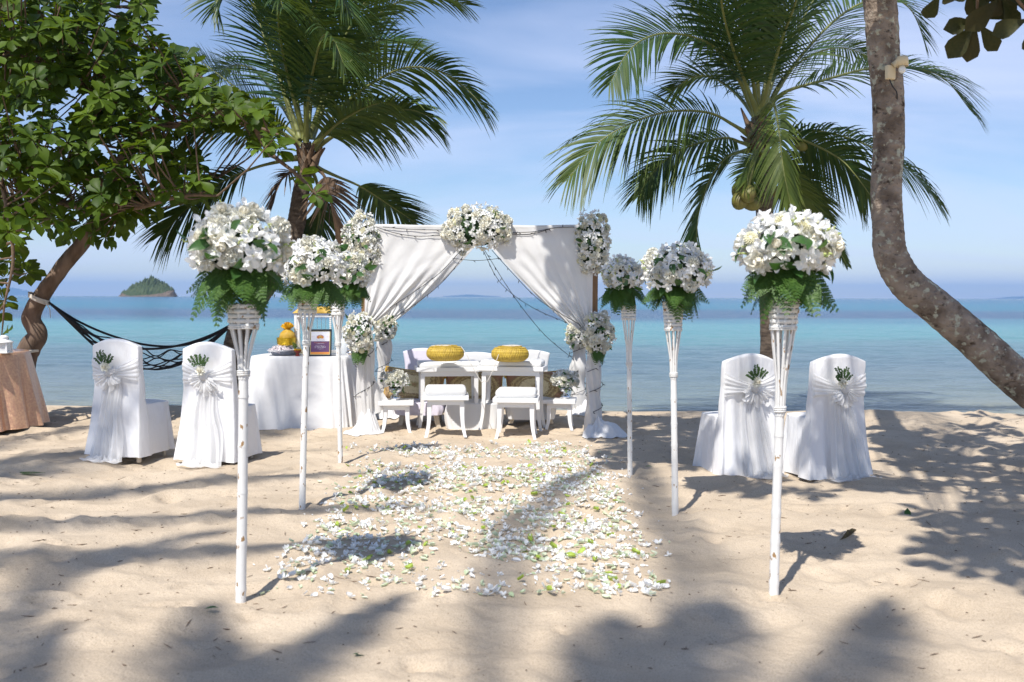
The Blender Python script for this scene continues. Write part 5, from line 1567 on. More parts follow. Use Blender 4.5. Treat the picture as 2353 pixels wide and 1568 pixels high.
# ---- brocade cushions and the three covered chairs behind
def pillow(label, u, v, D, W, H, T, m, rz, roll, seed):
    c = pt(u, v, D)
    t = thing('brocade_cushion', c, label, 'cushion', rz=rz, group='brocade cushions')
    t.rotation_euler = (R(-14), roll, rz)
    rows = []
    n = 40; mm_ = 26
    for sgn in (-1, 1):
        rows = []
        for i in range(n + 1):
            x = -1 + 2 * i / n; row = []
            for j in range(mm_ + 1):
                z = -1 + 2 * j / mm_
                b_ = ((1 - x * x) * (1 - z * z)) ** .42
                pin = 1 - .055 * (1 - z * z) * (x * x) ; pinz = 1 - .07 * (1 - x * x) * z * z
                row.append((x * W / 2 * pin, sgn * (T / 2 * b_ + .001) + .008 * float(vn(x * 3, z * 3, seed)), z * H / 2 * pinz))
            rows.append(row)
        q = MB(); q.grid(np.array(rows)); q.build('face', m, t)
    edge = []
    for i in range(81):
        a = i / 80 * 4; k = int(min(a, 3.999)); f = a - k
        x, z = [(-1 + 2 * f, -1), (1, -1 + 2 * f), (1 - 2 * f, 1), (-1, 1 - 2 * f)][k]
        edge.append((x * W / 2 * (1 - .055 * (1 - z * z) * x * x), .008 * float(vn(x * 3, z * 3, seed)), z * H / 2 * (1 - .07 * (1 - x * x) * z * z)))
    q = MB(); q.tube(edge, .0055, 6); q.build('gold_piping', M['gold_cloth'], t)
    for sx, sz in ((-1, -1), (1, -1), (-1, 1), (1, 1)):
        x, z = sx * W / 2, sz * H / 2
        q = MB(); q.lathe([(.002, 0), (.008, -.008), (.006, -.014), (.011, -.03), (.012, -.06), (.0, -.06)], 8, (x, -.01, z)); q.build('tassel', M['gold_cloth'], t)
    return t
pillow('gold and brown brocade cushion with rectangular border, on the lilac chair', 952, 886, 10.72, .645, .345, .15, M['brocade_rect'], R(6), R(7), 1)
pillow('gold brocade cushion with oval field standing between two other brocade cushions', 1090, 892, 10.75, .63, .36, .15, M['brocade_oval'], R(0), R(-1), 2)
pillow('gold brocade cushion with oval field beside the posy bowl, bent trunk side', 1229, 892, 10.72, .63, .36, .15, M['brocade_oval'], R(-4), R(-3), 3)

def covered_seat(label, u, v, W, topv, m, legs, seed, hem):
    """low chair under a loose cover seen from its front"""
    p = ground(u, v)
    zt = pt(u, topv, p.y + .48).z - p.z
    t = thing('covered_chair', p, label, 'chair', group='covered chairs under the arch')
    sh = .27
    rows = []
    for i in range(30):
        s = i / 29
        z = hem + (sh - hem) * min(1, s * 1.12)
        ins = 0 if s < .9 else (s - .9) / .1
        rx = (W / 2 + .02 * (1 - s) + .03 * math.sin(math.pi * s)); ry = .24 + .02 * (1 - s)
        if s > .9: rx *= (1 - ins * .98); ry *= (1 - ins * .98); z = sh + .03 * math.sin(ins * 1.57)
        row = []
        for k in range(96):
            th = 2 * math.pi * k / 96
            e = .45
            cx = math.copysign(abs(math.cos(th)) ** e, math.cos(th)); cy = math.copysign(abs(math.sin(th)) ** e, math.sin(th))
            f = 1 + (.018 * math.sin(13 * th + seed + 2 * s) + .05 * float(vn(math.cos(th) * 4, math.sin(th) * 4 + s * 2, seed))) * (1 - s)
            row.append((cx * rx * f, .2 + cy * ry * f, z))
        rows.append(row)
    q = MB(); q.grid(np.array(rows), cv=True); q.build('seat_cover', m, t)
    rows = []
    for i in range(26):
        s = i / 25
        z0 = sh - .05 + (zt - sh + .05) * min(1, s * 1.08)
        row = []
        for k in range(60):
            th = 2 * math.pi * k / 60
            cx = math.copysign(abs(math.cos(th)) ** .35, math.cos(th)); cy = math.copysign(abs(math.sin(th)) ** .5, math.sin(th))
            x = cx * (.205 + .012 * math.sin(8 * s)); th_ = .035 * (1 if s < .93 else max(.05, (1 - s) / .07))
            row.append((x, .44 + .05 * s + cy * th_ + .008 * math.sin(10 * x * 3 + 4 * s), z0 - .055 * (x / (W / 2)) ** 2 * s ** 4))
        rows.append(row)
    q = MB(); q.grid(np.array(rows), cv=True); q.build('back_cover', m, t)
    for sx in (-1, 1):
        for y_ in (.03, .42):
            q = MB(); sabre(q, sx * (W / 2 - .05), y_ + .02, sh - .03, sx * .6, 0, w0=.055, w1=.05); q.build('leg', M['palewood'] if legs else M['paint'], t, smooth=False)
covered_seat('lilac covered chair with bare wooden legs behind the posy by the gift table', 962, 980, .46, 800, M['lilac_cloth'], True, 1, .14)
covered_seat('white covered chair with cover down to the sand behind the high tables', 1088, 986, .54, 809, M['cloth'], False, 2, .0)
covered_seat('white covered chair behind the posy on the bent trunk side', 1220, 984, .47, 804, M['cloth'], True, 3, .05)

# ================================================================= guest chairs
def pleat_sheet(fn, nu, nv):
    return np.array([[fn(i / nu, j / nv) for j in range(nv + 1)] for i in range(nu + 1)])
def guest_chair(label, u, v, topv, rz, seed, lift, tail_dx, bow):
    """back of the chair at local y = 0 facing -y, seat towards +y"""
    p = ground(u, v)
    H = pt(u, topv, p.y).z - p.z
    t = thing('guest_chair', p, label, 'chair', rz=rz, group='white covered guest chairs')
    g = random.Random(seed)
    W = .235
    def hw(z): return lin(z / H, [0, .25, .5, .75, .94, 1], [W * 1.22, W * 1.12, W * 1.04, W * .98, W * 1.0, W * .98])
    def yb(z): return lin(z / H, [0, .3, .6, 1], [-.075, -.025, .0, -.015])      # rear face
    def rear(x, z):
        k = x / hw(z); f = (1 - z / H) ** 1.2
        return yb(z) + .012 * k * k + f * (.016 * math.sin(9 * k + seed + 1.5 * z) + .010 * math.sin(17 * k - seed)) + .016 * float(vn(k * 2.5 + seed, z * 5, seed)) + .010 * float(vn(k * 7 + z * 4, z * 3 + seed, seed + 4)) * (1 - z / H)
    rows = []
    for i in range(60):
        s = i / 59
        zz = lift + (H - lift) * min(1, s / .95)
        close = 0 if s < .95 else (s - .95) / .05
        row = []
        n = 110
        for k in range(n):
            a = k / n
            # loop: rear face left->right, then side, front face, side
            if a < .42: x = -1 + 2 * a / .42; fr_ = 0
            elif a < .5: x = 1; fr_ = (a - .42) / .08
            elif a < .92: x = 1 - 2 * (a - .5) / .42; fr_ = 1
            else: x = -1; fr_ = 1 - (a - .92) / .08
            w_ = hw(zz)
            xx = x * w_
            y0 = rear(xx, zz)
            th_ = lin(zz / H, [0, .45, .5, 1], [.16, .10, .075, .05]) * (1 - .9 * close)
            y_ = y0 + fr_ * th_ + close * .02
            z_ = zz - .05 * (x * x) * (zz / H) ** 6 + close * .012 * (1 - x * x)
            row.append((xx * (1 + .012 * math.sin(math.pi * fr_) ), y_, z_))
        rows.append(row)
    q = MB(); q.grid(np.array(rows), cv=True); q.build('back_cover', M['satin'], t)
    # seat and skirt
    sh = .46; rows = []
    for i in range(40):
        s = i / 39
        if s < .82: z = lift * 1.2 + (sh - lift) * s / .82; ins = 0
        else: ins = (s - .82) / .18; z = sh + .018 * math.sin(ins * 1.57)
        row = []
        for k in range(120):
            th = 2 * math.pi * k / 120
            cx = math.copysign(abs(math.cos(th)) ** .38, math.cos(th)); cy = math.copysign(abs(math.sin(th)) ** .38, math.sin(th))
            f = (1 - z / sh) if ins == 0 else 0
            rx = .215 + .040 * f ** 1.1; ry = .205 + .035 * f
            wv = f ** .6 * (.045 * math.sin(9 * th + seed + 1.5 * f) + .030 * math.sin(17 * th - seed) + .09 * float(vn(math.cos(th) * 3, math.sin(th) * 3 + f, seed)))
            k2 = 1 - ins * (.999)
            row.append((cx * rx * (1 + wv) * k2, .235 + cy * ry * (1 + wv) * k2, z + .005 * math.sin(6 * th) * f))
        rows.append(row)
    q = MB(); q.grid(np.array(rows), cv=True); q.build('seat_cover', M['satin'], t)
    for sx in (-1, 1):
        for y_ in (-.02, .40):
            q = MB(); q.box((sx * (.225 if y_ < 0 else .17), y_ + (.03 if y_ < 0 else -.03), .11), (.03, .03, .25), .004); q.build('leg', M['palewood'], t)
    # sash: pleated tulle from each side to the knot
    zk = H * .73; kx = (-.02 if bow == 0 else .0) + tail_dx * .2
    for sg in (-1, 1):
        def fs(a, b):
            z_side = lin(b, [0, 1], [H * .66, H * .86]); z_kn = zk + (b - .5) * .055
            e = a ** .8
            x = sg * (1.015 * hw(H * .75)) * (1 - a) + kx * a
            z = z_side * (1 - e) + z_kn * e
            y = rear(x, z) - .014 - .016 * a - .0035 * (1 + math.sin(b * 30 + a * 3 + seed)) - .004 * math.sin(b * 11)
            if a == 0: y += .03
            return (x, y, z)
        q = MB(); q.grid(pleat_sheet(fs, 34, 40)); q.build('sash', M['tulle_knot'], t)
    # bow of tulle fans
    fans = [(-90, .17, 70), (-60, .16, 60), (-125, .15, 60), (-35, .15, 50), (-150, .14, 50)] + ([(25, .20, 46), (60, .17, 40)] if bow == 1 else [(10, .12, 36)] if bow == 0 else [(180, .12, 36)])
    for fi, (ang, Lf, spread) in enumerate((a_, l_ * .86, s_) for a_, l_, s_ in fans):
        def ff(a, b):
            th = R(ang + (b - .5) * spread)
            r = Lf * a * (1 + .08 * math.sin(b * 13 + fi * 2) + .5 * float(vn(b * 5, fi + .5, seed)))
            x = kx + math.cos(th) * r; z = zk + math.sin(th) * r * .95
            y = rear(x, max(.3, z)) - .022 - .035 * math.sin(a * 2.2) - .016 * math.sin(b * 19 + fi * 1.7 + 3 * a) * a - .012 * float(vn(b * 9, a * 3 + fi, seed)) * 2 * a - .008 * fi * a
            return (x, y, z)
        q = MB(); q.grid(pleat_sheet(ff, 12, 44)); q.build('bow_loop', M['tulle_knot'] if fi < 3 else M['tulle'], t)
    q = MB(); q.ball((kx, rear(kx, zk) - .045, zk), .034, .026, .036, 16, 10, wob=lambda d: 1 + .12 * math.sin(9 * math.atan2(d.z, d.x)) + .1 * d.x); q.build('knot', M['tulle_knot'], t)
    # long tail of tulle down to the sand
    for layer in range(2):
        def ft(a, b):
            z = zk * (1 - a) + .012 * a
            wdt = lin(a, [0, .15, .6, 1], [.04, .085, .135, .165]) * (1 - .12 * layer)
            x = kx + tail_dx * a + (b - .5) * 2 * wdt + .012 * math.sin(a * 7 + seed)
            y = rear(x, z) - .018 - .012 * layer - .016 * (1 + math.sin(b * 27 + layer * 2 + 1.6 * math.sin(3 * a) + seed)) * (.4 + .6 * a) - .05 * a ** 3
            if a > .97: z = .010
            return (x, y, z)
        q = MB(); q.grid(pleat_sheet(ft, 44, 54)); q.build('sash_tail', M['tulle'], t)
    def fp(a, b):
        th = R(-170 + 160 * b)
        r = .05 + .14 * a * (1 + .3 * float(vn(b * 5, 2, seed)))
        x = kx + tail_dx + math.cos(th) * r * 1.2; y = yb(0) - .07 + math.sin(th) * r * .55
        return (x, y, .016 + .022 * (1 - a) * (1 + math.sin(b * 30)) + .008 * math.sin(14 * a + 20 * b))
    q = MB(); q.grid(pleat_sheet(fp, 12, 44)); q.build('tail_hem', M['tulle'], t)
    # posy pinned above the knot
    mw = Matrix.Translation(p) @ Matrix.Rotation(rz, 4, 'Z')
    fpz = zk + .04
    fpos = mw @ Vector((kx + (-.005 if bow != 1 else -.04), rear(kx, fpz) - .085, fpz + .01))
    f_ = thing('boutonniere', fpos, 'cream rose with dark green sprigs pinned to ' + label.split(' with ')[0].replace('white covered', 'the').replace('guest ', '') + ' ' + label.split('| ')[-1] if False else 'cream rose and green sprigs pinned on the ' + label, 'posy', rz=rz, group='roses pinned to the guest chairs')
    f_['label'] = BOUT[seed]
    put('rose', ROSE[seed % 2], f_, Vector((0, 0, 0)), Vector((.1, -1, .15)).to_track_quat('Z', 'Y').to_matrix(), .043)
    for k in range(5):
        a = R(94 + (k - 2) * 21 + g.uniform(-6, 6)); Ls = g.uniform(.075, .125)
        q = MB(); d = Vector((math.cos(a), -.08, math.sin(a))); q.tube([Vector((0, .012, 0)), d * (Ls * .5) + Vector((0, .008, 0)), d * Ls], [.0018, .0015, .001], 5)
        for j in range(6):
            s = .4 + .6 * j / 5
            for sg in (-1, 1):
                e = (d * .7 + Vector((-d.z, g.uniform(-.5, .1), d.x)) * (sg * .9)).normalized()
                P_ = place(leaf_grid(.030 * g.uniform(.8, 1.25), .017, .15, .1, n=3), Matrix.Translation(d * (Ls * s)) @ orient(e, Vector((0, -1, .2))).to_4x4())
                q.grid(P_)
        q.build('sprig', M['sprig'], f_)
    return t
BOUT = {1: 'cream rose and green sprigs pinned to the chair beside the rose gold table', 2: 'cream rose and green sprigs pinned to the chair beside the white gift table',
        3: 'cream rose and green sprigs pinned to the chair farther from the bent trunk', 4: 'cream rose and green sprigs pinned to the chair nearest the bent trunk'}
guest_chair('white covered chair with tulle sash tied back, beside the rose gold table', 268, 1058, 781, R(-21), 1, .035, .02, 0)
guest_chair('white covered chair with long tulle tail, beside the white gift table', 478, 1066, 789, R(-17), 2, .03, .03, 2)
guest_chair('white covered chair with tulle sash, next to the arch on the bent trunk side', 1722, 1092, 816, R(19), 3, .004, .03, 2)
guest_chair('white covered chair with large fanned tulle bow, nearest the bent trunk', 1925, 1091, 817, R(17), 4, .004, .035, 1)

# ================================================================= tables
def cloth_table(name, label, cat, p, W, D, H, m, folds, seed, flare, hem=.01, rz=0.0, e=.5, amp=.02):
    t = thing(name, p, label, cat, rz=rz)
    rows = []
    for i in range(46):
        s = i / 45
        if s < .80: z = hem + (H - hem - .012) * s / .80; ins = 0
        elif s < .86: ins = 0; z = H - .012 + .012 * (s - .8) / .06
        else: ins = (s - .86) / .14; z = H
        row = []
        for k in range(260):
            th = 2 * math.pi * k / 260
            cx = math.copysign(abs(math.cos(th)) ** e, math.cos(th)); cy = math.copysign(abs(math.sin(th)) ** e, math.sin(th))
            f = max(0, 1 - z / H)
            wv = f ** .8 * amp * (math.sin(folds * th + seed + .6 * math.sin(3 * th)) + .5 * math.sin(folds * 1.7 * th + 2 * seed)) + .02 * f * float(vn(math.cos(th) * 4, math.sin(th) * 4 + 2 * f, seed)) * 2
            rnd_ = -.010 * max(0, (s - .78) / .08) if s < .86 else -.010
            rx = W / 2 + flare * f + rnd_; ry = D / 2 + flare * f + rnd_
            k2 = 1 - ins * .999
            row.append((cx * (rx + wv) * k2, cy * (ry + wv) * k2, z))
        rows.append(row)
    q = MB(); q.grid(np.array(rows), cv=True); q.build('tablecloth', m, t)
    for sx in (-1, 1):
        for sy in (-1, 1):
            q = MB(); q.box((sx * W * .36, sy * D * .3, H / 2 - .04), (.035, .035, H - .06), .003); q.build('leg', M['palewood'], t)
    q = MB(); q.box((0, 0, H - .022), (W * .88, D * .8, .024), .004); q.build('tabletop', M['palewood'], t)
    return t
tpn = ground(698, 970)
GT_H = pt(690, 820, 10.45).z - tpn.z
gift = cloth_table('gift_table', 'white cloth covered gift table with silver tray and framed sign', 'table', (pt(700, 900, 10.78).x, 10.78, tpn.z), 1.06, .62, GT_H, M['cloth'], 15, 3, .10, e=.34, amp=.016, rz=R(-4))
GTZ = tpn.z + GT_H
rpn = ground(20, 968)
rose = cloth_table('sequin_table', 'round table under a rose gold sequin tablecloth', 'table', (pt(-95, 900, 10.35).x, 10.35, rpn.z), 1.36, 1.30, pt(20, 815, 9.8).z - rpn.z, M['sequin'], 17, 1, .15, e=1.0, amp=.030, hem=.03)
RZT = rose.location.z + pt(20, 815, 9.8).z - rpn.z

# ---- on the rose gold table
ln = Vector((pt(9, 800, 10.0).x, 10.0, RZT + .002))
t = thing('white_lantern', ln, 'small white metal lantern with glass panes on the rose gold table', 'lantern')
q = MB(); q.box((0, 0, .008), (.125, .125, .016), .003); q.build('base', M['paint'], t)
for sx in (-1, 1):
    for sy in (-1, 1):
        q = MB(); q.box((sx * .052, sy * .052, .062), (.014, .014, .094), .001); q.build('corner_post', M['paint'], t)
for k in range(4):
    q = MB(); a = k * math.pi / 2; q.box((math.cos(a) * .051, math.sin(a) * .051, .062), (.003 if k % 2 == 0 else .09, .09 if k % 2 == 0 else .003, .09), 0); q.build('pane', M['glass'], t, smooth=False)
q = MB(); q.lathe([(.092, .108), (.094, .114), (.06, .128), (.045, .134), (.04, .15), (.046, .156), (.044, .168), (.02, .18), (0, .182)], 24); q.build('roof', M['paint'], t)

# ---- on the gift table
def on_gift(u, D): return Vector((pt(u, 820, D).x, D, GTZ + .001))
tr = on_gift(651, 10.68)
t = thing('silver_tray', tr, 'pierced silver tray holding pink blossoms on the gift table', 'tray')
q = MB(); q.lathe([(0, .004), (.10, .004), (.115, .008), (.15, .045), (.178, .058), (.182, .062), (.174, .063), (.145, .05), (.11, .014), (0, .012)], 48, wob=lambda a, z: 1 + .012 * math.sin(24 * a) * (z > .03)); q.build('dish', M['silver'], t)
g = random.Random(31)
pkm = bpy.data.meshes.new_from_object(bpy.data.objects.new('tmp_', ORCH[1])); pkm.materials.clear(); pkm.materials.append(M['pink']); pkm.materials.append(M['pink']); pkm.name = 'pink_blossom'
bl = thing('blossom_heap', tr + Vector((0, 0, .02)), 'heap of pale pink blossoms in the silver tray', 'flowers')
for i in range(80):
    a = g.uniform(0, 6.28); r = .15 * math.sqrt(g.random()); z = .02 + .075 * (1 - (r / .15) ** 2) * g.uniform(.75, 1.1)
    put('pink_blossom', pkm, bl, Vector((r * math.cos(a), r * math.sin(a), z)), face_mtx(Vector((math.cos(a) * r * 6, math.sin(a) * r * 6 - .3, .8)).normalized(), g), g.uniform(.02, .028))
gb = tr + Vector((.03, .02, .062))
t = thing('gold_bowl', gb, 'gold rimmed bowl with silver foot standing in the pink blossoms', 'bowl')
q = MB(); q.lathe([(0, 0), (.04, .0), (.06, .012), (.085, .035), (.092, .045)], 36); q.build('foot', M['silver'], t)
q = MB(); q.lathe([(.092, .045), (.098, .06), (.103, .125), (.106, .128), (.102, .128), (.095, .06), (0, .05)], 36); q.build('rim_band', M['gold'], t)
pk = gb + Vector((.012, 0, .09))
t = thing('wrapped_gift', pk, 'bundle wrapped in sheer gold cloth with orange ruffle in the gold bowl', 'gift')
q = MB(); q.lathe([(.0, .0), (.075, .0), (.088, .04), (.075, .085), (.045, .115), (.02, .13)], 40, wob=lambda a, z: 1 + .05 * math.sin(14 * a) * z * 8); q.build('bag', M['gold_cloth'], t)
q = MB()
for k in range(30):
    a = k * 2.399; el = R(15 + 70 * (k / 30)); d = Vector((math.cos(a) * math.cos(el), math.sin(a) * math.cos(el), math.sin(el)))
    P_ = petal_grid(.075, .055, .3, .2, n=3, m=4, tip=2.5); P_[1:, ::2, 2] += .008
    q.grid(place(P_, TR(0, 0, .128) @ orient(d, Vector((g.uniform(-1, 1), g.uniform(-1, 1), .6))).to_4x4()))
q.build('orange_ruffle', M['orange'], t)
q = MB()
for sgn in (-1, 1):
    q.grid(place(petal_grid(.115, .06, .2, -.25, n=4, m=3, tip=2), TR(0, -.01, .12) @ RZ(R(90 if sgn < 0 else -80)) @ RX(R(15))))
q.build('ribbon', M['gold_cloth'], t)
q = MB(); q.grid(pleat_sheet(lambda a, b: (.02 + .10 * a + .03 * (b - .5) * (1 + 2 * a), .03 + .012 * math.sin(b * 20), .12 - .26 * a ** 1.4), 14, 20)); q.build('sheer_tail', M['gold_sheer'], t)
# small red footed dish
rd = on_gift(684, 10.55)
t = thing('red_dish', rd, 'small red lacquer footed dish of marigolds beside the silver tray', 'dish')
q = MB(); q.lathe([(0, 0), (.022, 0), (.024, .006), (.014, .022), (.014, .032), (.03, .045), (.042, .06), (.04, .06), (0, .048)], 24); q.build('dish', M['red'], t)
q = MB()
for k in range(14):
    a = k * 2.399; r = .03 * math.sqrt(k / 14); q.ball((r * math.cos(a), r * math.sin(a), .066), .014, .014, .012, 7, 5)
q.build('marigolds', M['orange'], t)
put('fern_leaf', FERN[0], t, Vector((-.01, .0, .07)), orient(Vector((-.5, 0, .8)), Vector((0, -1, 0))), .09)
put('ruffled_flower', RUFF[0], t, Vector((.008, .0, .078)), face_mtx(Vector((0, -.5, .8)), g), .022)
# framed sign
sg_ = on_gift(735, 10.52)
t = thing('framed_sign', sg_, 'black framed purple and white sign with orange lotus emblem on the gift table', 'sign', rz=R(5))
t.rotation_euler = (R(-15), 0, R(5))
SW, SHh, fw = .242, .292, .016
for nm, c_, d_ in (('frame_side', (-SW / 2 + fw / 2, 0, SHh / 2), (fw, .018, SHh)), ('frame_side', (SW / 2 - fw / 2, 0, SHh / 2), (fw, .018, SHh)), ('frame_rail', (0, 0, fw / 2), (SW - 2 * fw, .017, fw)), ('frame_rail', (0, 0, SHh - fw / 2), (SW - 2 * fw, .017, fw))):
    q = MB(); q.box(c_, d_, .002); q.build(nm, M['frame'], t, smooth=False)
q = MB(); q.box((0, .004, SHh / 2), (SW - fw, .004, SHh - fw), 0); q.build('mount_board', M['mount'], t, smooth=False)
pw, pz0, pz1 = SW - 2 * fw - .016, fw + .008, SHh - fw - .008
ph_ = pz1 - pz0
def flat(name, m, x0, x1, z0, z1, y, par):
    q = MB(); q.poly([(x0, y, z0), (x1, y, z0), (x1, y, z1), (x0, y, z1)]); return q.build(name, m, par, smooth=False)
prn = flat('print', M['paper'], -pw / 2, pw / 2, pz0 + ph_ * .57, pz1, .0010, t)
flat('purple_panel', M['purple'], -pw / 2, pw / 2, pz0 + ph_ * .09, pz0 + ph_ * .57, .0010, t)
flat('orange_strip', M['oprint'], -pw / 2, pw / 2, pz0, pz0 + ph_ * .09, .0010, t)
def petals_print(m, n, a0, a1, L, W, cz, y, nm):
    q = MB()
    for k in range(n):
        a = R(a0 + (a1 - a0) * k / (n - 1))
        c_, s_ = math.cos(a), math.sin(a)
        pts = []
        for (f, w_) in ((0, 0), (.35, .5), (.65, .42), (1, 0), (.65, -.42), (.35, -.5)):
            pts.append((c_ * L * f - s_ * W * w_, y, cz + (s_ * L * f + c_ * W * w_) * .8))
        q.poly(pts)
    q.build(nm, m, prn, smooth=False)
ez = pz0 + ph_ * .705
petals_print(M['vprint'], 7, 40, 140, .052, .014, ez, .0004, 'emblem_back')
petals_print(M['oprint'], 9, 5, 175, .044, .016, ez, .0001, 'emblem_petals')
petals_print(M['yprint'], 5, 50, 130, .026, .014, ez, -.0002, 'emblem_heart')
petals_print(M['yprint'], 2, 88, 92, .044, .010, ez, -.0004, 'emblem_tip')
for sx in (-1, 1):
    q = MB(); gg = random.Random(3)
    for k in range(5):
        x = sx * (.066 + .006 * k); z = ez + .012 + .006 * math.sin(k * 2); q.poly([(x, .0004, z), (x + .004, .0004, z + .002), (x + .005, .0004, z + .008), (x + .001, .0004, z + .006)])
    q.build('sprig_print', M['pprint'], prn, smooth=False)
def textrow(cz, h, w, m, seed, par):
    """a row of lettering too small to read"""
    gg = random.Random(seed); x = -w / 2; q = MB()
    while x < w / 2:
        L = gg.uniform(.003, .006)
        if gg.random() < .16: x += .003
        hh = h * gg.choice((.65, .7, 1.0, .7))
        q.poly([(x, .0003, cz), (x + h * .28, .0003, cz), (x + h * .28, .0003, cz + hh), (x, .0003, cz + hh)])
        q.poly([(x + h * .28, .0003, cz + hh * .45), (x + h * .6, .0003, cz + hh * .45), (x + h * .6, .0003, cz + hh * .75), (x + h * .28, .0003, cz + hh * .75)])
        x += h * .85
    q.build('lettering', m, par, smooth=False)
textrow(pz0 + ph_ * .625, .008, .085, M['gprint'], 1, prn); textrow(pz0 + ph_ * .595, .004, .10, M['gprint'], 2, prn)
for (f, h, w, m, sd) in ((.485, .010, .125, M['rprint'], 3), (.445, .006, .085, M['paper'], 4), (.355, .0055, .10, M['paper'], 5), (.315, .0055, .115, M['paper'], 6), (.275, .0055, .12, M['paper'], 7), (.215, .0055, .06, M['paper'], 8)):
    textrow(pz0 + ph_ * f, h, w, m, sd, t)
q = MB(); q.box((0, .05, SHh * .38), (.05, .006, SHh * .72), .001); q.v = [(x, y + (.06 if z < .05 else -.025), z) for x, y, z in q.v]; q.build('prop', M['frame'], t, smooth=False)
# white cage-like frame with golden top
cg = on_gift(732, 10.86)
t = thing('white_cage', cg, 'white wire sided frame with golden roof panel behind the framed sign', 'ornament', rz=R(3))
cw, ch = .46, .44
for sx in (-1, 1):
    for sy in (-1, 1):
        q = MB(); q.box((sx * cw / 2, sy * .09, ch / 2), (.03, .03, ch), .004); q.build('post', M['paint'], t, smooth=False)
for z_ in (.03, ch - .02):
    for sy in (-1, 1):
        q = MB(); q.box((0, sy * .09, z_), (cw - .03, .024, .026), .003); q.build('rail', M['paint'], t, smooth=False)
q = MB(); q.box((0, 0, ch + .045), (cw + .06, .24, .075), .008, taper=1.0); q.v = [(x * (.72 if z > ch + .045 else 1), y * (.6 if z > ch + .045 else 1), z) for x, y, z in q.v]; q.build('roof', M['gold_cloth'], t, smooth=False)
q = MB()
for k in range(9): q.tube([(-cw / 2 + cw * (k + 1) / 10, -.09, .03), (-cw / 2 + cw * (k + 1) / 10, -.09, ch - .02)], .0022, 5)
q.build('wires', M['whiterope'], t)
for sx in (-.62, .62):
    q = MB()
    for k in range(9): q.ball((sx * cw / 2, -.10, ch - .05 - .021 * k), .012, .012, .012, 7, 5)
    q.build('bead_string', M['petal'], t)
# glass jar and silver pot
gj = on_gift(791, 10.70)
t = thing('glass_vase', gj, 'clear cut glass vase at the arch end of the gift table', 'vase')
q = MB(); q.lathe([(0, .004), (.045, .0), (.055, .03), (.062, .10), (.045, .16), (.025, .19), (.03, .24), (.042, .27), (.038, .268), (.026, .235), (.02, .19), (.04, .155), (.055, .10), (.048, .02), (0, .012)], 24, wob=lambda a, z: 1 + .02 * math.sin(12 * a)); q.build('vase', M['glass'], t)
sv = on_gift(806, 10.50)
t = thing('silver_pot', sv, 'small lidded silver pot on the gift table beside the arch drape', 'pot')
q = MB(); q.lathe([(0, 0), (.03, 0), (.032, .004), (.02, .01), (.045, .025), (.052, .04), (.042, .055), (.036, .058), (0, .058)], 26); q.build('body', M['silver'], t)
q = MB(); q.lathe([(.036, .058), (.038, .062), (.037, .088), (.03, .098), (.012, .104), (.006, .108), (.009, .116), (0, .124)], 26); q.build('lid', M['silver'], t)

# ================================================================= hammock
HA, HB = pt(112, 695, AD - .12), pt(548, 735, PD - .14)
t = thing('hammock', (0.5 * (HA.x + HB.x), 0.5 * (HA.y + HB.y), hz(-4.0, 11.6)), 'black rope hammock slung between the crooked tree and the palm', 'hammock')
HO = t.location.copy()
def hpos(s, a):
    """s along, a across (-1..1)"""
    p = HA.lerp(HB, s)
    w = lin(s, [0, .12, .3, .5, .7, .88, 1], [0, .08, .30, .38, .30, .08, 0])
    sag = 4 * s * (1 - s)
    p = p + Vector((0, a * w * .8, -.52 * sag - .18 * math.sin(math.pi * s) * lin(s, [0, .25, .75, 1], [0, 1, 1, 0]) * (1 - a * a) * .9 + .10 * sag * a * a))
    return p
for k in range(13):
    a = -1 + 2 * k / 12
    q = MB()
    pts = [hpos(s, max(-1, min(1, a + (.085 * math.sin(s * 13 * math.pi) * (-1) ** k if .15 < s < .85 and 0 < k < 12 else 0)))) for s in np.linspace(0, 1, 100)]
    q.tube(pts, .013 if k in (0, 12) else .0075, 6); q.build('strand', M['rope'], t, org=HO)
q = MB()
for k in range(5):
    tc_ = min(trunk, key=lambda p_: abs(p_.z - HA.z - .03))
    q.tube([(tc_.x + math.cos(a) * .108, tc_.y + math.sin(a) * .108, HA.z + .02 + .011 * k - .05 * math.cos(a)) for a in np.linspace(0, 6.283, 30)], .006, 6, cap=False)
q.tube([HA + Vector((-.02, -.03, .0)), HA + Vector((.03, -.04, -.08)), HA + Vector((.035, -.04, -.17))], .005, 5)
q.build('tree_rope', M['whiterope'], t, org=HO)

# ================================================================= petals on the aisle
AISLE = [(850, 1022), (1310, 1022), (1380, 1075), (1440, 1180), (1500, 1290), (1535, 1385), (1400, 1405), (1290, 1398), (1000, 1400), (880, 1385), (640, 1372), (585, 1335), (690, 1262), (770, 1175), (820, 1095)]
g = random.Random(77)
def aisle_spot():
    while True:
        # even over the sand, a little denser towards the arch
        y = 4.55 + (9.35 - 4.55) * g.random() ** .92; x = g.uniform(-1.5, 1.0)
        q = RM.transposed() @ (Vector((x, y, 0)) - CAMP)
        u, v = 1176.5 + q.x / -q.z * FOC, 784 - q.y / -q.z * FOC
        if not inpoly(u + g.gauss(0, 26), v + g.gauss(0, 12), AISLE): continue
        cl = float(vn(x * 2.3, y * 2.6, 51)) + .6 * float(vn(x * 5.5, y * 6.5, 52))
        if cl < g.uniform(-.45, .06): continue
        return x, y, u, v
BLO = [orchid_mesh(20 + k) for k in range(5)]
BLO = []
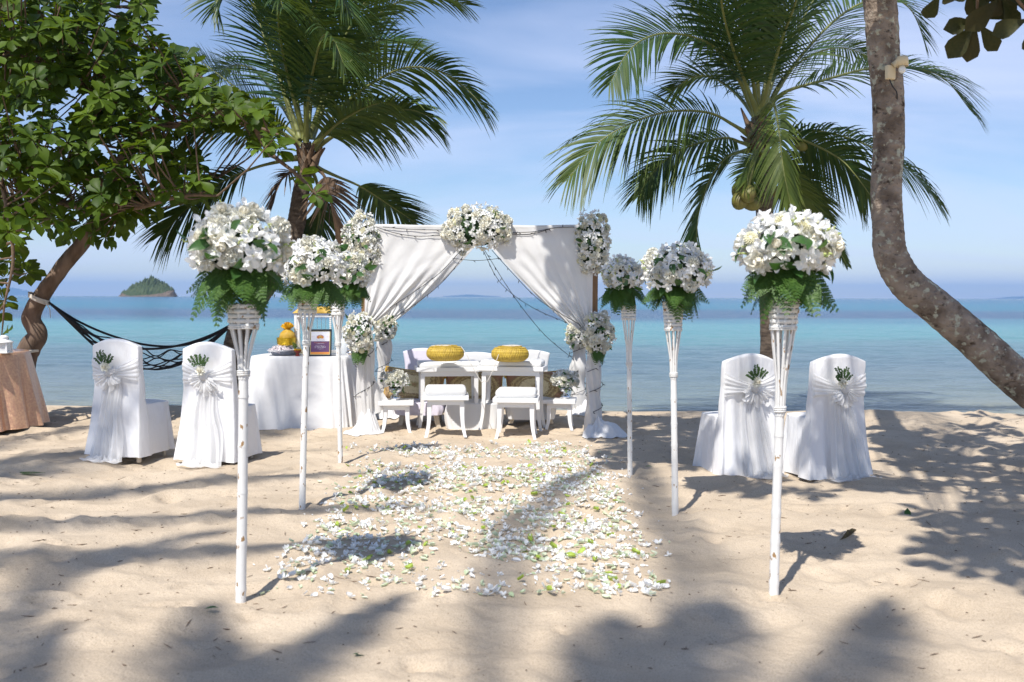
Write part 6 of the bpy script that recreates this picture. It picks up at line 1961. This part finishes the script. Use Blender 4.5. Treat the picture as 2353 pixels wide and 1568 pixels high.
for k in range(5):
    gg = random.Random(60 + k); a = MB(); b = MB()
    n_ = 6
    for j in range(n_):
        P_ = petal_grid(gg.uniform(.85, 1.1), gg.uniform(.42, .62), gg.uniform(.1, .7), gg.uniform(-.25, .45), tip=.7)
        a.grid(place(P_, RZ(2 * math.pi * j / n_ + gg.uniform(-.25, .25)) @ RX(R(gg.uniform(2, 52)))))
    b.ball((0, 0, .1), .12, .12, .14, 7, 4)
    BLO.append(two_mat('blossom', a, M['petal'], b, M['lip']))
PETM = []
for k in range(4):
    a = MB(); a.grid(petal_grid(1.0, .62 + .12 * (k % 2), .5 + .5 * (k // 2), .25 - .2 * (k % 3), n=5, m=4, tip=1.5)); PETM.append(a)
PALE = [m_.mesh('petal', M['pale_green']) for m_ in PETM]; LIME = [m_.mesh('petal', M['green_petal']) for m_ in PETM]; WHT = [m_.mesh('petal', M['petal']) for m_ in PETM]
def lie(name, me, x, y, s, label, cat, group, flat_=.35, dz=.0, rx=.35):
    o = link(name, me)
    z = hz(x, y)
    o.matrix_world = Matrix.Translation((x, y, z + dz)) @ RX(g.uniform(-rx, rx)) @ RY(g.uniform(-rx, rx)) @ RZ(g.uniform(0, 6.28)) @ Matrix.Diagonal((s, s, s, 1))
    tag(o, label, cat, group)
placed = []
bl_spots = [aisle_spot() for _ in range(1000)]
bl_spots.sort(key=lambda q: q[1])
near = bl_spots[:270]; far_ = bl_spots[270:]
for x, y, u, v in near:
    lie('orchid_blossom', g.choice(BLO), x, y, g.uniform(.024, .035), 'white orchid blossom dropped on the sand of the aisle', 'blossom', 'white blossoms scattered on the aisle', dz=.003, rx=.6)
for _ in range(140):
    x, y, u, v = aisle_spot()
    lie('lime_petal', g.choice(LIME), x, y, g.uniform(.034, .054), 'lime green petal lying among white blossoms on the aisle', 'petal', 'lime petals scattered on the aisle', dz=.010, rx=.5)
for k in range(240):
    x, y, u, v = aisle_spot()
    while y > 7.4: x, y, u, v = aisle_spot()
    if k % 8 == 0:
        x += g.uniform(-.25, .35); y += g.uniform(-.35, .2)
    lie('pale_petal', g.choice(PALE if g.random() < .65 else WHT), x, y, g.uniform(.034, .056), 'single pale greenish white petal lying loose on the sand', 'petal', 'pale petals scattered on the aisle', dz=.007)
def scatter(name, meshes, spots, smin, smax, label, dz, rx):
    V = []; Fc = []; MI = []; base = 0
    mats = []
    for me_ in meshes:
        for m_ in me_.materials:
            if m_ not in mats: mats.append(m_)
    data = []
    for me_ in meshes:
        co = np.zeros(len(me_.vertices) * 3); me_.vertices.foreach_get('co', co)
        data.append((co.reshape(-1, 3), [tuple(p.vertices) for p in me_.polygons], [mats.index(me_.materials[p.material_index]) for p in me_.polygons]))
    XY = np.array([(s[0], s[1]) for s in spots]); Z = hgt(XY[:, 0], XY[:, 1])
    for (x, y), z in zip(XY, Z):
        co, fs, mi = g.choice(data); s = g.uniform(smin, smax)
        m_ = np.array(Matrix.Translation((x, y, z + dz)) @ RX(g.uniform(-rx, rx)) @ RY(g.uniform(-rx, rx)) @ RZ(g.uniform(0, 6.28)) @ Matrix.Diagonal((s, s, s, 1)))
        V.append(np.c_[co, np.ones(len(co))] @ m_.T[:, :3]); Fc += [tuple(i + base for i in f) for f in fs]; MI += mi; base += len(co)
    me = bpy.data.meshes.new(name); me.from_pydata(np.concatenate(V).tolist(), [], Fc)
    for m_ in mats: me.materials.append(m_)
    me.polygons.foreach_set('material_index', MI); me.polygons.foreach_set('use_smooth', [True] * len(me.polygons)); me.update()
    o = link(name, me); o['kind'] = 'stuff'; tag(o, label, 'petals'); return o
scatter('scattered_blossoms', BLO, far_, .024, .036, 'dense carpet of small white blossoms on the aisle towards the arch', .008, .6)
scatter('scattered_petals', PALE + WHT + WHT[:2], [aisle_spot() for _ in range(3200)], .014, .040, 'tiny pale petals and shreds strewn over the aisle sand', .005, .5)

# ================================================================= litter on the sand
def ground_leaf(name, label, cat, me, uv, s, rz, tilt=.15, dz=.015):
    p = ground(*uv); o = link(name, me)
    o.matrix_world = Matrix.Translation((p.x, p.y, p.z + dz)) @ RZ(rz) @ RX(tilt) @ Matrix.Diagonal((s, s, s, 1))
    tag(o, label, cat); return o
dl = MB()
P_ = leaf_grid(1, .5, .45, -.35, n=8, wav=.05, g=random.Random(5)); dl.grid(P_)
DEAD = dl.mesh('dry_leaf', mat('dry_leaf', (0.16, 0.12, 0.04), .7, (0.09, 0.055, 0.03), nscale=8, transl=.1))
ground_leaf('dry_leaf', 'curled brown and yellow dry leaf in the shadow of the torch bouquet', 'leaf', DEAD, (1930, 1250), .11, R(-75), .1)
ground_leaf('fern_sprig', 'small green fern sprig lying on sunlit sand beside the covered chair', 'fern', FERN[1], (45, 1090), .18, R(-75), .05)
ground_leaf('green_leaf', 'small dark green leaf lying in the shade of the sand below the petals', 'leaf', OVL[1], (812, 1512), .085, R(-40), -.25)
ground_leaf('green_leaf', 'curled dark green leaf on the sand between chair and shade of the bent trunk', 'leaf', OVL[2], (2085, 1178), .085, R(160), -.5, .03)
ground_leaf('green_leaf', 'tiny dark green leaf near the foot of the torch farthest from the arch', 'leaf', OVL[0], (470, 1408), .06, R(-60), .1)
ground_leaf('green_leaf', 'small dark leaf on shaded sand between two torches on the bent trunk side', 'leaf', OVL[0], (1500, 1080), .07, R(60), .1)
lg = random.Random(99)
q = MB()
LS = []
for _ in range(2600):
    x, y = lg.uniform(-6, 6), lg.uniform(3.0, 11.8)
    LS.append((x, y))
Zs = hgt(np.array([a for a, b in LS]), np.array([b for a, b in LS]))
for (x, y), z in zip(LS, Zs):
    a = lg.uniform(0, 6.28); L = lg.choice((.005, .006, .008, .010, .014, .03)) * lg.uniform(.6, 1.2)
    d = Vector((math.cos(a), math.sin(a), lg.uniform(-.1, .25))) * L; p = Vector((x, y, z + .004)); c_ = Vector((-math.sin(a), math.cos(a), 0)) * lg.uniform(.001, .004)
    q.tube([p - d, p + c_, p + d], [.0012, lg.uniform(.0012, .003), .001], 4, cap=False)
o = q.build('sand_litter', M['twig']); o['kind'] = 'stuff'; tag(o, 'tiny twigs and bits of bark scattered over the sand', 'litter')
